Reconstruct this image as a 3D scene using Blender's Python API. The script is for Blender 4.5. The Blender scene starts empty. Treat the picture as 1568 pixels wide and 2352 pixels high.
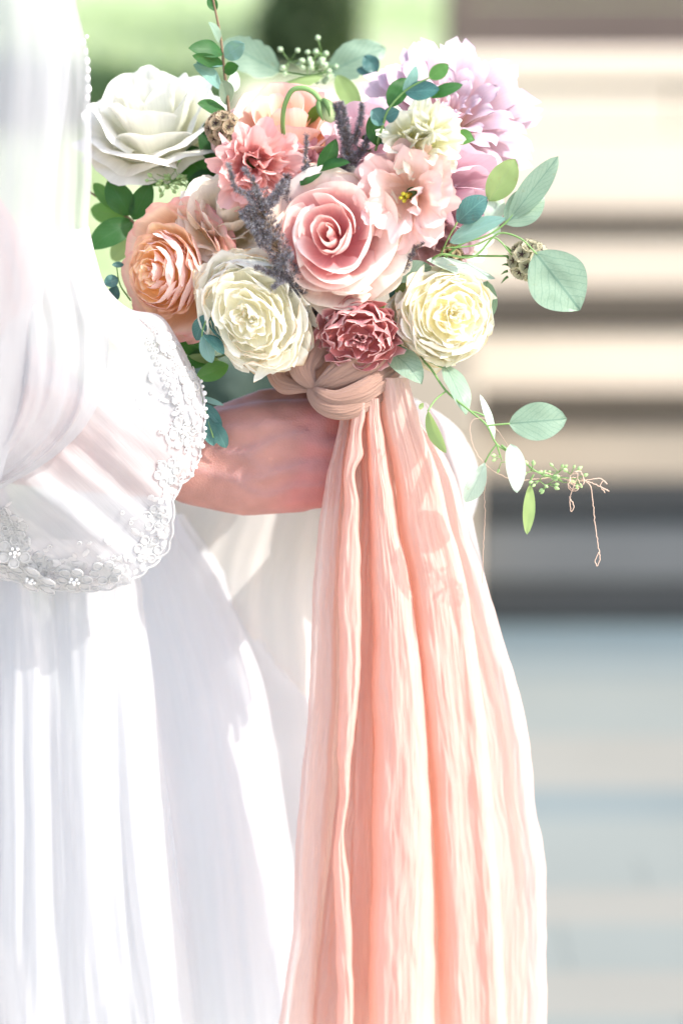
import bpy, math, random
import numpy as np
from mathutils import Vector, Matrix, noise

random.seed(7)
rng = np.random.default_rng(7)
S = bpy.context.scene
COL = S.collection
R = math.radians

# ------------------------------------------------------------------ camera
CAM = Vector((0.0, -2.30, 1.42))
AIM = Vector((0.0, 0.0, 0.93))
cam_data = bpy.data.cameras.new("camera")
cam = bpy.data.objects.new("camera", cam_data)
COL.objects.link(cam)
cam.location = CAM
FWD = (AIM - CAM).normalized()
cam.rotation_euler = FWD.to_track_quat('-Z', 'Y').to_euler()
DIST = (AIM - CAM).length
cam_data.sensor_fit = 'VERTICAL'
cam_data.sensor_height = 36.0
cam_data.sensor_width = 24.0
cam_data.lens = 18.0 / (0.40 / DIST)
cam_data.clip_start = 0.05
cam_data.clip_end = 600
cam_data.dof.use_dof = True
cam_data.dof.focus_distance = DIST - 0.085
cam_data.dof.aperture_fstop = 2.6
cam_data.dof.aperture_blades = 0
S.camera = cam
RIGHT = Vector((1, 0, 0))
UP = RIGHT.cross(FWD).normalized()
KPX = 0.40 / DIST / 1176.0          # tangent of one reference pixel
PX = 0.40 / 1176.0                  # metres of one reference pixel at the bouquet


def at(px, py, Y=0.0):
    """point of the vertical plane y=Y seen at reference pixel (1568 x 2352)"""
    d = FWD + RIGHT * ((px - 784) * KPX) + UP * ((1176 - py) * KPX)
    return CAM + d * ((Y - CAM.y) / d.y)


def at_z(px, py, z):
    d = FWD + RIGHT * ((px - 784) * KPX) + UP * ((1176 - py) * KPX)
    return CAM + d * ((z - CAM.z) / d.z)


# ------------------------------------------------------------------ light
SUN_EL, SUN_AZ = R(46), R(28)       # azimuth: from +x towards the camera
SUN_DIR = Vector((math.cos(SUN_EL) * math.cos(SUN_AZ), -math.cos(SUN_EL) * math.sin(SUN_AZ), math.sin(SUN_EL)))
world = bpy.data.worlds.new("World")
S.world = world
world.use_nodes = True
wn = world.node_tree
bg = wn.nodes['Background']
sky = wn.nodes.new('ShaderNodeTexSky')
sky.sky_type = 'NISHITA'
sky.sun_disc = False
sky.sun_elevation = SUN_EL
sky.sun_rotation = math.atan2(SUN_DIR.x, SUN_DIR.y)
sky.air_density = 0.9
sky.dust_density = 2.5
sky.ozone_density = 0.6
wn.links.new(sky.outputs[0], bg.inputs[0])
bg.inputs[1].default_value = 0.15
sun_d = bpy.data.lights.new("sun", 'SUN')
sun_d.energy = 2.0
sun_d.angle = R(0.5)
sun_d.color = (1.0, 0.96, 0.905)
sun = bpy.data.objects.new("sun", sun_d)
COL.objects.link(sun)
sun.location = SUN_DIR * 30
sun.rotation_euler = SUN_DIR.to_track_quat('Z', 'Y').to_euler()

S.view_settings.view_transform = 'Standard'
S.view_settings.look = 'None'
S.view_settings.exposure = 1.42
S.view_settings.gamma = 1.0
S.view_settings.use_curve_mapping = False
S.render.engine = 'CYCLES'
S.cycles.max_bounces = 14
S.cycles.diffuse_bounces = 9
S.cycles.transmission_bounces = 8
S.cycles.transparent_max_bounces = 24
S.cycles.use_denoising = True
S.cycles.sample_clamp_indirect = 8.0

# ------------------------------------------------------------------ helpers


def lin(r, g, b):
    f = lambda c: c / 12.92 if c <= 0.04045 else ((c + 0.055) / 1.055) ** 2.4
    return (f(r / 255), f(g / 255), f(b / 255))


def mixc(a, b, t):
    t = max(0.0, min(1.0, t))
    return tuple(a[i] + (b[i] - a[i]) * t for i in range(3))


def curve(pts):
    """smooth interpolation through (key, value) pairs"""
    ks = np.array([p[0] for p in pts], float)
    vs = np.array([p[1] for p in pts], float)
    m = np.gradient(vs, ks) if len(ks) > 1 else np.zeros(1)

    def f(x):
        x = min(max(x, ks[0]), ks[-1])
        i = int(min(max(np.searchsorted(ks, x) - 1, 0), len(ks) - 2))
        h = ks[i + 1] - ks[i]
        t = (x - ks[i]) / h
        t2, t3 = t * t, t * t * t
        return float((2 * t3 - 3 * t2 + 1) * vs[i] + (t3 - 2 * t2 + t) * h * m[i] + (-2 * t3 + 3 * t2) * vs[i + 1] + (t3 - t2) * h * m[i + 1])
    return f


def spath(pts, n):
    """smooth resampling of a list of vectors"""
    pts = [Vector(p) for p in pts]
    if len(pts) == 2:
        return [pts[0].lerp(pts[1], i / (n - 1)) for i in range(n)]
    d = [0.0]
    for a, b in zip(pts, pts[1:]):
        d.append(d[-1] + max((b - a).length, 1e-6))
    cs = [curve(list(zip(d, [p[k] for p in pts]))) for k in range(3)]
    return [Vector([c(d[-1] * i / (n - 1)) for c in cs]) for i in range(n)]


def nz(x, y=0.0, z=0.0):
    return noise.noise(Vector((x, y, z)))


def mesh_obj(name, verts, faces, mat=None, parent=None, smooth=True, cols=None, uvs=None, mats=None, fmat=None):
    me = bpy.data.meshes.new(name)
    me.from_pydata([tuple(v) for v in verts], [], faces)
    if smooth:
        me.polygons.foreach_set('use_smooth', [True] * len(me.polygons))
    if cols is not None:
        a = me.color_attributes.new('Col', 'FLOAT_COLOR', 'POINT')
        arr = np.ones((len(verts), 4), np.float32)
        arr[:, :3] = np.array(cols, np.float32)
        a.data.foreach_set('color', arr.ravel())
    if uvs is not None:
        ul = me.uv_layers.new(name='UVMap')
        li = np.zeros(len(me.loops), np.int32)
        me.loops.foreach_get('vertex_index', li)
        ul.data.foreach_set('uv', np.array(uvs, np.float32)[li].ravel())
    if mats:
        for m in mats:
            me.materials.append(m)
        if fmat is not None:
            me.polygons.foreach_set('material_index', fmat)
    elif mat:
        me.materials.append(mat)
    me.update()
    o = bpy.data.objects.new(name, me)
    COL.objects.link(o)
    if parent is not None:
        o.parent = parent
    return o


def grid_faces(nu, nv, off=0, closed=False):
    f = []
    for j in range(nv - 1):
        for i in range(nu - 1 if not closed else nu):
            a = off + j * nu + i
            b = off + j * nu + (i + 1) % nu
            f.append((a, b, b + nu, a + nu))
    return f


def thing(name, label, cat, loc=(0, 0, 0), group=None):
    o = bpy.data.objects.new(name, None)
    o.empty_display_size = 0.02
    COL.objects.link(o)
    o.location = loc
    tag(o, label, cat, group)
    return o


def tag(o, label=None, cat=None, group=None, kind=None):
    if label:
        o['label'] = label
    if cat:
        o['category'] = cat
    if group:
        o['group'] = group
    if kind:
        o['kind'] = kind
    return o


class MB:
    """collects shapes, then links them as one mesh object"""

    def __init__(self):
        self.v, self.f, self.c, self.uv = [], [], [], []

    def add(self, v, f, c=None, uv=None):
        o = len(self.v)
        self.v += [Vector(p) for p in v]
        self.f += [tuple(i + o for i in q) for q in f]
        self.c += list(c) if c is not None else [(1, 1, 1)] * len(v)
        self.uv += list(uv) if uv is not None else [(0, 0)] * len(v)

    def tube(self, pts, rad, n=8, cap=True, flat=1.0, col=(1, 1, 1), lobes=0, lamp=0.0, twist=0.0, ref=None):
        pts = [Vector(p) for p in pts]
        if not hasattr(rad, '__len__'):
            rad = [rad] * len(pts)
        m = len(pts)
        t0 = (pts[1] - pts[0]).normalized()
        ref = Vector(ref) if ref is not None else (Vector((0, -1, 0)) if abs(t0.y) < 0.9 else Vector((0, 0, 1)))
        vs, uv = [], []
        for i, p in enumerate(pts):
            t = (pts[min(i + 1, m - 1)] - pts[max(i - 1, 0)]).normalized()
            ref = (ref - t * ref.dot(t)).normalized()
            b = t.cross(ref)
            for k in range(n):
                a = 2 * math.pi * k / n
                rr = rad[i] * (1 + lamp * math.cos(lobes * a + twist * i / m) if lobes else 1)
                vs.append(p + ref * (math.cos(a) * rr * flat) + b * (math.sin(a) * rr))
                uv.append((k / n, i / m))
        f = grid_faces(n, m, closed=True)
        if cap:
            f.append(tuple(range(n - 1, -1, -1)))
            f.append(tuple(range((m - 1) * n, m * n)))
        self.add(vs, f, [col] * len(vs), uv)

    def ball(self, c, r, nu=10, nv=7, col=(1, 1, 1), axis=None, sx=1.0, sz=1.0):
        c = Vector(c)
        q = Vector(axis).normalized().to_track_quat('Z', 'Y') if axis is not None else None
        vs = []
        for j in range(nv):
            th = math.pi * (j + 0.02) / (nv - 1 + 0.04)
            for i in range(nu):
                a = 2 * math.pi * i / nu
                d = Vector((math.sin(th) * math.cos(a) * r * sx, math.sin(th) * math.sin(a) * r * sx, math.cos(th) * r * sz))
                vs.append(c + (q @ d if q else d))
        f = grid_faces(nu, nv, closed=True)
        f.append(tuple(range(nu - 1, -1, -1)))
        f.append(tuple(range((nv - 1) * nu, nv * nu)))
        self.add(vs, f, [col] * len(vs))

    def box(self, lo, hi, col=(1, 1, 1)):
        x0, y0, z0 = lo
        x1, y1, z1 = hi
        v = [(x0, y0, z0), (x1, y0, z0), (x1, y1, z0), (x0, y1, z0), (x0, y0, z1), (x1, y0, z1), (x1, y1, z1), (x0, y1, z1)]
        self.add(v, [(0, 3, 2, 1), (4, 5, 6, 7), (0, 1, 5, 4), (1, 2, 6, 5), (2, 3, 7, 6), (3, 0, 4, 7)], [col] * 8)

    def build(self, name, mat, parent=None, smooth=True):
        return mesh_obj(name, self.v, self.f, mat, parent, smooth, self.c, self.uv)


# ------------------------------------------------------------------ materials
def new_mat(name):
    m = bpy.data.materials.new(name)
    m.use_nodes = True
    n = m.node_tree.nodes
    n.clear()
    out = n.new('ShaderNodeOutputMaterial')
    return m, n, m.node_tree.links, out


def simple(name, col, rough=0.7, spec=0.3, nscale=0.0, namt=0.0, bump=0.0, col2=None):
    m, n, l, out = new_mat(name)
    p = n.new('ShaderNodeBsdfPrincipled')
    p.inputs['Base Color'].default_value = (*col, 1)
    p.inputs['Roughness'].default_value = rough
    p.inputs['Specular IOR Level'].default_value = spec
    l.new(p.outputs[0], out.inputs[0])
    if nscale:
        tc = n.new('ShaderNodeTexCoord')
        t = n.new('ShaderNodeTexNoise')
        t.inputs['Scale'].default_value = nscale
        t.inputs['Detail'].default_value = 6
        l.new(tc.outputs['Object'], t.inputs['Vector'])
        mx = n.new('ShaderNodeMix')
        mx.data_type = 'RGBA'
        mx.inputs[6].default_value = (*[c * (1 - namt) for c in col], 1)
        mx.inputs[7].default_value = (*(col2 or [min(1, c * (1 + namt)) for c in col]), 1)
        l.new(t.outputs['Fac'], mx.inputs[0])
        l.new(mx.outputs[2], p.inputs['Base Color'])
        if bump:
            b = n.new('ShaderNodeBump')
            b.inputs['Strength'].default_value = bump
            b.inputs['Distance'].default_value = 0.01
            l.new(t.outputs['Fac'], b.inputs['Height'])
            l.new(b.outputs[0], p.inputs['Normal'])
    return m


def petal_mat(name, trans=0.27, rough=0.5, bump=0.12, tint=(1, 1, 1)):
    m, n, l, out = new_mat(name)
    at_ = n.new('ShaderNodeAttribute')
    at_.attribute_name = 'Col'
    tc = n.new('ShaderNodeTexCoord')
    t = n.new('ShaderNodeTexNoise')
    t.inputs['Scale'].default_value = 130
    t.inputs['Detail'].default_value = 5
    l.new(tc.outputs['Object'], t.inputs['Vector'])
    # fine lengthwise veins from the UVs (u across, v along)
    mp = n.new('ShaderNodeMapping')
    mp.inputs['Scale'].default_value = (26, 1.6, 1)
    l.new(tc.outputs['UV'], mp.inputs[0])
    t2 = n.new('ShaderNodeTexNoise')
    t2.inputs['Scale'].default_value = 1.0
    t2.inputs['Detail'].default_value = 3
    l.new(mp.outputs[0], t2.inputs['Vector'])
    add = n.new('ShaderNodeMath')
    add.operation = 'ADD'
    l.new(t.outputs['Fac'], add.inputs[0])
    l.new(t2.outputs['Fac'], add.inputs[1])
    hs = n.new('ShaderNodeMix')
    hs.data_type = 'RGBA'
    hs.blend_type = 'MULTIPLY'
    hs.inputs[0].default_value = 1.0
    ramp = n.new('ShaderNodeMapRange')
    ramp.inputs[1].default_value = 0.3
    ramp.inputs[2].default_value = 0.75
    ramp.inputs[3].default_value = 0.93
    ramp.inputs[4].default_value = 1.03
    l.new(t2.outputs['Fac'], ramp.inputs[0])
    l.new(at_.outputs['Color'], hs.inputs[6])
    l.new(ramp.outputs[0], hs.inputs[7])
    p = n.new('ShaderNodeBsdfPrincipled')
    p.inputs['Roughness'].default_value = rough
    p.inputs['Specular IOR Level'].default_value = 0.25
    p.inputs['Sheen Weight'].default_value = 0.15
    l.new(hs.outputs[2], p.inputs['Base Color'])
    b = n.new('ShaderNodeBump')
    b.inputs['Strength'].default_value = bump
    b.inputs['Distance'].default_value = 0.002
    l.new(add.outputs[0], b.inputs['Height'])
    l.new(b.outputs[0], p.inputs['Normal'])
    tr = n.new('ShaderNodeBsdfTranslucent')
    l.new(hs.outputs[2], tr.inputs[0])
    mx = n.new('ShaderNodeMixShader')
    mx.inputs[0].default_value = trans
    l.new(p.outputs[0], mx.inputs[1])
    l.new(tr.outputs[0], mx.inputs[2])
    l.new(mx.outputs[0], out.inputs[0])
    return m


def leaf_mat(name, col, vein, trans=0.3, rough=0.42, spec=0.4, vein_amt=0.7, tcol=None):
    m, n, l, out = new_mat(name)
    tc = n.new('ShaderNodeTexCoord')
    sep = n.new('ShaderNodeSeparateXYZ')
    l.new(tc.outputs['UV'], sep.inputs[0])

    def math_(op, a, b=None):
        q = n.new('ShaderNodeMath')
        q.operation = op
        for i, x in enumerate((a, b)):
            if x is None:
                continue
            if isinstance(x, (int, float)):
                q.inputs[i].default_value = x
            else:
                l.new(x, q.inputs[i])
        return q.outputs[0]
    nt = n.new('ShaderNodeTexNoise')
    nt.inputs['Scale'].default_value = 5
    nt.inputs['Detail'].default_value = 4
    l.new(tc.outputs['UV'], nt.inputs['Vector'])
    av = math_('ABSOLUTE', math_('SUBTRACT', sep.outputs[1], 0.5))
    ph = math_('ADD', math_('SUBTRACT', math_('MULTIPLY', sep.outputs[0], 7.0), math_('MULTIPLY', av, 7.0)), math_('MULTIPLY', nt.outputs['Fac'], 0.9))
    side = math_('POWER', math_('ABSOLUTE', math_('SUBTRACT', math_('FRACT', ph), 0.5)), 1.0)
    sidev = math_('LESS_THAN', side, 0.055)
    mid = math_('LESS_THAN', av, 0.018)
    vor = n.new('ShaderNodeTexVoronoi')
    vor.feature = 'DISTANCE_TO_EDGE'
    vor.inputs['Scale'].default_value = 16
    l.new(tc.outputs['UV'], vor.inputs['Vector'])
    net = math_('MULTIPLY', math_('LESS_THAN', vor.outputs[0], 0.035), 0.4)
    v = math_('MAXIMUM', math_('MAXIMUM', math_('MULTIPLY', sidev, 0.75), mid), net)
    v = math_('MULTIPLY', v, vein_amt)
    big = n.new('ShaderNodeTexNoise')
    big.inputs['Scale'].default_value = 60
    big.inputs['Detail'].default_value = 4
    l.new(tc.outputs['Object'], big.inputs['Vector'])
    base = n.new('ShaderNodeMix')
    base.data_type = 'RGBA'
    base.inputs[6].default_value = (*[c * 0.8 for c in col], 1)
    base.inputs[7].default_value = (*[min(1, c * 1.25) for c in col], 1)
    l.new(big.outputs['Fac'], base.inputs[0])
    # small dry blemishes
    sp = n.new('ShaderNodeTexNoise')
    sp.inputs['Scale'].default_value = 190
    sp.inputs['Detail'].default_value = 3
    l.new(tc.outputs['Object'], sp.inputs['Vector'])
    spr = n.new('ShaderNodeMapRange')
    spr.inputs[1].default_value = 0.66
    spr.inputs[2].default_value = 0.74
    spr.inputs[4].default_value = 0.55
    l.new(sp.outputs['Fac'], spr.inputs[0])
    bl = n.new('ShaderNodeMix')
    bl.data_type = 'RGBA'
    bl.inputs[7].default_value = (col[0] * .75 + .05, col[1] * .55 + .03, col[2] * .45 + .02, 1)
    l.new(spr.outputs[0], bl.inputs[0])
    l.new(base.outputs[2], bl.inputs[6])
    base = bl
    cm = n.new('ShaderNodeMix')
    cm.data_type = 'RGBA'
    cm.inputs[7].default_value = (*vein, 1)
    l.new(v, cm.inputs[0])
    l.new(base.outputs[2], cm.inputs[6])
    p = n.new('ShaderNodeBsdfPrincipled')
    p.inputs['Roughness'].default_value = rough
    p.inputs['Specular IOR Level'].default_value = spec
    l.new(cm.outputs[2], p.inputs['Base Color'])
    b = n.new('ShaderNodeBump')
    b.inputs['Strength'].default_value = 0.2
    b.inputs['Distance'].default_value = 0.001
    l.new(v, b.inputs['Height'])
    l.new(b.outputs[0], p.inputs['Normal'])
    tr = n.new('ShaderNodeBsdfTranslucent')
    if tcol:
        tm = n.new('ShaderNodeMix')
        tm.data_type = 'RGBA'
        tm.inputs[6].default_value = (*tcol, 1)
        tm.inputs[7].default_value = (*[c * 0.6 for c in tcol], 1)
        l.new(v, tm.inputs[0])
        l.new(tm.outputs[2], tr.inputs[0])
    else:
        l.new(cm.outputs[2], tr.inputs[0])
    mx = n.new('ShaderNodeMixShader')
    mx.inputs[0].default_value = trans
    l.new(p.outputs[0], mx.inputs[1])
    l.new(tr.outputs[0], mx.inputs[2])
    l.new(mx.outputs[0], out.inputs[0])
    return m


def cloth_mat(name, col, trans=0.4, sheer=0.0, rough=0.7, bump=0.3, scale=(90, 4, 1), weave=0.0, sheen=0.2, tcol=None, spec=0.2, dist=0.003, warp=.35):
    """thin cloth: diffuse + translucent (+ see-through part); fine crinkles run along v"""
    m, n, l, out = new_mat(name)
    tc = n.new('ShaderNodeTexCoord')
    mp = n.new('ShaderNodeMapping')
    mp.inputs['Scale'].default_value = scale
    l.new(tc.outputs['UV'], mp.inputs[0])
    t = n.new('ShaderNodeTexNoise')
    t.inputs['Scale'].default_value = 1.0
    t.inputs['Detail'].default_value = 5
    t.inputs['Roughness'].default_value = 0.6
    t.inputs['Distortion'].default_value = warp
    l.new(mp.outputs[0], t.inputs['Vector'])
    p = n.new('ShaderNodeBsdfPrincipled')
    p.inputs['Roughness'].default_value = rough
    p.inputs['Specular IOR Level'].default_value = spec
    p.inputs['Sheen Weight'].default_value = sheen
    mxc = n.new('ShaderNodeMix')
    mxc.data_type = 'RGBA'
    mxc.inputs[6].default_value = (*[c * 0.9 for c in col], 1)
    mxc.inputs[7].default_value = (*[min(0.95, c * 1.08) for c in col], 1)
    l.new(t.outputs['Fac'], mxc.inputs[0])
    l.new(mxc.outputs[2], p.inputs['Base Color'])
    b = n.new('ShaderNodeBump')
    b.inputs['Strength'].default_value = bump
    b.inputs['Distance'].default_value = dist
    l.new(t.outputs['Fac'], b.inputs['Height'])
    l.new(b.outputs[0], p.inputs['Normal'])
    tr = n.new('ShaderNodeBsdfTranslucent')
    tr.inputs[0].default_value = (*(tcol or col), 1)
    l.new(b.outputs[0], tr.inputs['Normal'])
    mx = n.new('ShaderNodeMixShader')
    mx.inputs[0].default_value = trans
    l.new(p.outputs[0], mx.inputs[1])
    l.new(tr.outputs[0], mx.inputs[2])
    last = mx
    if sheer > 0:
        tp = n.new('ShaderNodeBsdfTransparent')
        lw = n.new('ShaderNodeLayerWeight')
        lw.inputs[0].default_value = 0.5
        mr = n.new('ShaderNodeMapRange')
        mr.inputs[1].default_value = 0.0
        mr.inputs[2].default_value = 0.9
        mr.inputs[3].default_value = sheer
        mr.inputs[4].default_value = sheer * 0.35
        l.new(lw.outputs['Facing'], mr.inputs[0])
        m2 = n.new('ShaderNodeMixShader')
        l.new(mr.outputs[0], m2.inputs[0])
        l.new(mx.outputs[0], m2.inputs[1])
        l.new(tp.outputs[0], m2.inputs[2])
        last = m2
    l.new(last.outputs[0], out.inputs[0])
    return m


PETAL = petal_mat('petal_skin')
PETAL_DRY = petal_mat('petal_dry', trans=0.25, rough=0.6, bump=0.5)
L_EUC = leaf_mat('eucalyptus_blue', lin(120, 158, 152), lin(150, 190, 185), trans=0.30, tcol=lin(140, 185, 130))
L_EUCG = leaf_mat('eucalyptus_green', lin(140, 164, 146), lin(98, 136, 122), trans=0.36, tcol=lin(165, 192, 140))
L_EUCP = leaf_mat('eucalyptus_pale', lin(190, 208, 196), lin(160, 186, 172), trans=0.32, vein_amt=0.5, rough=0.5, tcol=lin(190, 215, 150))
L_TEAL = leaf_mat('eucalyptus_teal', lin(66, 112, 106), lin(100, 146, 138), trans=0.2, spec=0.5)
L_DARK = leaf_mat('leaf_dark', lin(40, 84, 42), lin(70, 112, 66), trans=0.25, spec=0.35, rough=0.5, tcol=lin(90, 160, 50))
L_MID = leaf_mat('leaf_mid', lin(72, 122, 66), lin(112, 152, 92), trans=0.35, tcol=lin(130, 190, 70))
L_LIME = leaf_mat('leaf_lime', lin(142, 168, 108), lin(165, 190, 130), trans=0.42, tcol=lin(178, 204, 120))
STEM = simple('stem_green', lin(120, 156, 92), 0.5, 0.35, 40, 0.2)
STEM_D = simple('stem_dark', lin(88, 118, 66), 0.5, 0.35, 40, 0.2)
STEM_B = simple('stem_brown', lin(128, 108, 86), 0.7, 0.2, 60, 0.2)
SEED = simple('seed_green', lin(158, 190, 128), 0.45, 0.35, 90, 0.12)
VCOL = petal_mat('coloured_by_attribute', trans=0.15, rough=0.65, bump=0.2)
SILK = cloth_mat('silk_crepe', (0.87, 0.66, 0.58), trans=0.44, sheer=0.0, rough=0.42, bump=1.0, scale=(110, 3.5, 1), tcol=(0.95, 0.57, 0.44), sheen=0.15, spec=0.45, dist=0.0013, warp=.12)
SILK_SHEER = cloth_mat('silk_crepe_single', (0.86, 0.73, 0.68), trans=0.46, sheer=0.26, rough=0.42, bump=1.0, scale=(110, 3.5, 1), tcol=(0.95, 0.66, 0.55), sheen=0.15, spec=0.45, dist=0.0011, warp=.12)
SILK_SHADED = cloth_mat('silk_shaded', (0.50, 0.30, 0.225), trans=0.2, rough=0.5, bump=0.8, scale=(80, 5, 1), tcol=(0.85, 0.40, 0.28), sheen=0.3, spec=0.3, dist=0.002)  # same silk, darkened to paint the bouquet's shade on the knot
WHITE = cloth_mat('dress_white', (0.72, 0.70, 0.69), trans=0.3, bump=0.2, scale=(60, 3, 1))
TULLE = cloth_mat('tulle', (0.73, 0.74, 0.755), trans=0.5, sheer=0.38, bump=0.25, scale=(60, 3, 1))
VEIL = cloth_mat('veil_tulle', (0.53, 0.54, 0.56), trans=0.4, sheer=0.52, bump=0.15, scale=(40, 2, 1))
CHIFFON = cloth_mat('sleeve_chiffon', (0.72, 0.73, 0.74), trans=0.4, sheer=0.42, bump=0.2, scale=(40, 6, 1))
LACE = cloth_mat('lace_cord', (0.74, 0.74, 0.735), trans=0.45, sheer=0.12, bump=0.1)
DRAPE = cloth_mat('drape_tulle', (0.83, 0.85, 0.88), trans=0.4, sheer=0.3, bump=0.12, scale=(40, 3, 1))
PANEL = cloth_mat('gown_panel', (0.80, 0.77, 0.73), trans=0.3, bump=0.12, scale=(40, 3, 1))
PEARL = simple('pearl', (0.85, 0.84, 0.82), 0.2, 0.6)
# ================================================================== SETTING
M_CREAM = simple('cream_stone', lin(222, 208, 188), 0.85, 0.2, 3.0, 0.10)
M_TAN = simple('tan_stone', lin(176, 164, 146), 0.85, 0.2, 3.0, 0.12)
M_SHADED = simple('shaded_stone', lin(108, 111, 111), 0.85, 0.2, 3.0, 0.12)  # shade on a lower riser, painted as a greyer stone
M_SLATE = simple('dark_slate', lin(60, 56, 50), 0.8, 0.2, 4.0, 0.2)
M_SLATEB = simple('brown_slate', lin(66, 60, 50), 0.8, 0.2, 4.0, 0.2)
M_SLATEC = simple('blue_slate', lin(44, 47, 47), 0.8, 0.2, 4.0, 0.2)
M_PAV1 = simple('paving_shade', lin(118, 127, 125), 0.85, 0.2, 1.3, 0.22)  # bluish shade painted into the slab colour
M_PAV2 = simple('paving_sunlit', lin(138, 137, 128), 0.85, 0.2, 1.3, 0.2)  # sunlit streaks painted as paler slabs
M_PAV3 = simple('paving_part_shade', lin(129, 134, 128), 0.85, 0.2, 1.3, 0.2)  # tone between the painted shade and the sunlit slabs
M_BOUNCE = simple('pale_bounce_slab', lin(200, 194, 184), 0.85, 0.2, 2.0, 0.08)
M_GRASS = simple('grass_ground', (0.38, 0.46, 0.26), 0.9, 0.1, 1.2, 0.12, 0.5, (0.50, 0.57, 0.37))
M_WALLD = simple('grey_brown_boards', lin(104, 92, 86), 0.8, 0.2, 5.0, 0.15)
M_BARK = simple('bark', lin(84, 74, 58), 0.9, 0.1, 14.0, 0.3, 0.6)


def box_obj(name, lo, hi, mat, parent=None, bev=0.006):
    me = bpy.data.meshes.new(name)
    x0, y0, z0 = lo
    x1, y1, z1 = hi
    b = min(bev, (x1 - x0) * .3, (y1 - y0) * .3, (z1 - z0) * .3)
    # chamfered box: 24 corner points
    v, f = [], []
    P = {}
    for sx in (0, 1):
        for sy in (0, 1):
            for sz in (0, 1):
                c = (x1 if sx else x0, y1 if sy else y0, z1 if sz else z0)
                d = (-b if sx else b, -b if sy else b, -b if sz else b)
                for a in range(3):
                    q = [c[i] + (0 if i == a else d[i]) for i in range(3)]
                    P[(sx, sy, sz, a)] = len(v)
                    v.append(q)
    for a in range(3):
        o1, o2 = [i for i in range(3) if i != a]
        for s in (0, 1):
            def k(p, q):
                t = [0, 0, 0]
                t[a], t[o1], t[o2] = s, p, q
                return P[(*t, a)]
            f.append((k(0, 0), k(1, 0), k(1, 1), k(0, 1)))
        for p in (0, 1):
            for q in (0, 1):
                t0, t1 = [0] * 3, [0] * 3
                t0[a], t1[a] = 0, 1
                t0[o1] = t1[o1] = p
                t0[o2] = t1[o2] = q
                f.append((P[(*t0, o1)], P[(*t1, o1)], P[(*t1, o2)], P[(*t0, o2)]))
    for sx in (0, 1):
        for sy in (0, 1):
            for sz in (0, 1):
                f.append(tuple(P[(sx, sy, sz, a)] for a in range(3)))
    me.from_pydata(v, [], f)
    bm_fix(me)
    me.materials.append(mat)
    o = bpy.data.objects.new(name, me)
    COL.objects.link(o)
    if parent is not None:
        o.parent = parent
        o.location = -parent.location
    return o


def bm_fix(me):
    import bmesh
    bm = bmesh.new()
    bm.from_mesh(me)
    bmesh.ops.recalc_face_normals(bm, faces=bm.faces)
    bm.to_mesh(me)
    bm.free()


# steps: rows of the photograph give heights and depths
Yr = at_z(784, 1432, 0.0).y
rows = [(1432, 1400, 1330), (1330, 1160, 1098), (1098, 940, 893), (893, 725, 661), (661, 511, 489)]
XR = 4.2
steps_geo = []
y0, z0 = Yr, 0.0
for (rb, rt, nxt) in rows:
    p = at(784, rt, y0)
    z1 = p.z
    q = at_z(784, nxt, z1)
    steps_geo.append((y0, z0, z1, q.y))
    y0, z0 = q.y, z1
YW, ZW = y0, z0
ZT = at(784, 125, YW).z
xl = at(1082, 900, steps_geo[2][0]).x
xw = at(548, 500, steps_geo[1][0]).x

steps = thing('garden_steps', 'broad pale stone steps with dark slate treads behind the bouquet', 'steps', (xl, Yr, 0))
rm = [M_SLATEC, M_SHADED, M_TAN, M_CREAM, M_CREAM]  # tan and grey on the lower risers paint in shade
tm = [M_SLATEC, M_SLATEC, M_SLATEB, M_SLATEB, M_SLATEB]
for k, (ya, za, zb, yb) in enumerate(steps_geo):
    x = xl
    n = 0
    while x < XR:
        wd = 0.9 + 0.35 * ((k * 37 + n * 53) % 10) / 10
        x1 = min(XR, x + wd)
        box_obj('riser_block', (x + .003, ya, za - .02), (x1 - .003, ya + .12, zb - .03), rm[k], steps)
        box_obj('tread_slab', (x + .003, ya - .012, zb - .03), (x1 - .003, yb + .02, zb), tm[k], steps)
        x = x1
        n += 1
wall = thing('garden_wall', 'low cream stone wall along the top of the steps', 'wall', (xl, YW, ZW))
x, n = xl, 0
while x < XR:
    x1 = min(XR, x + 0.8 + 0.2 * (n % 3))
    zm = ZW + (ZT - ZW) * .5
    box_obj('stone_block', (x + .003, YW, ZW), (x1 - .003, YW + .14, zm - .002), M_CREAM, wall)
    box_obj('stone_block', (x + .003 - .3 * (n > 0), YW, zm + .002), (x1 - .003 - .3 * (x1 < XR), YW + .14, ZT - .06), M_CREAM, wall)
    box_obj('coping_stone', (x + .003, YW - .02, ZT - .058), (x1 - .003, YW + .16, ZT), M_CREAM, wall)
    x = x1
    n += 1
cheek = thing('cheek_wall', 'cream stone side wall at the left end of the steps', 'wall', (xw, Yr, 0))
ya = steps_geo[0][0] + .1
zc = at(700, 205, ya + .32).z
nlev = 6
for k in range(nlev):
    za, zb = zc * k / nlev, zc * (k + 1) / nlev
    xm = xw + (xl - xw) * (.35 if k % 2 else .6)
    for (a, b) in ((xw, xm), (xm, xl)):
        box_obj('stone_block', (a + .002, ya, za + .002), (b - .004, ya + .32, zb - .002), (M_CREAM, M_TAN)[k < 4], cheek)

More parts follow.
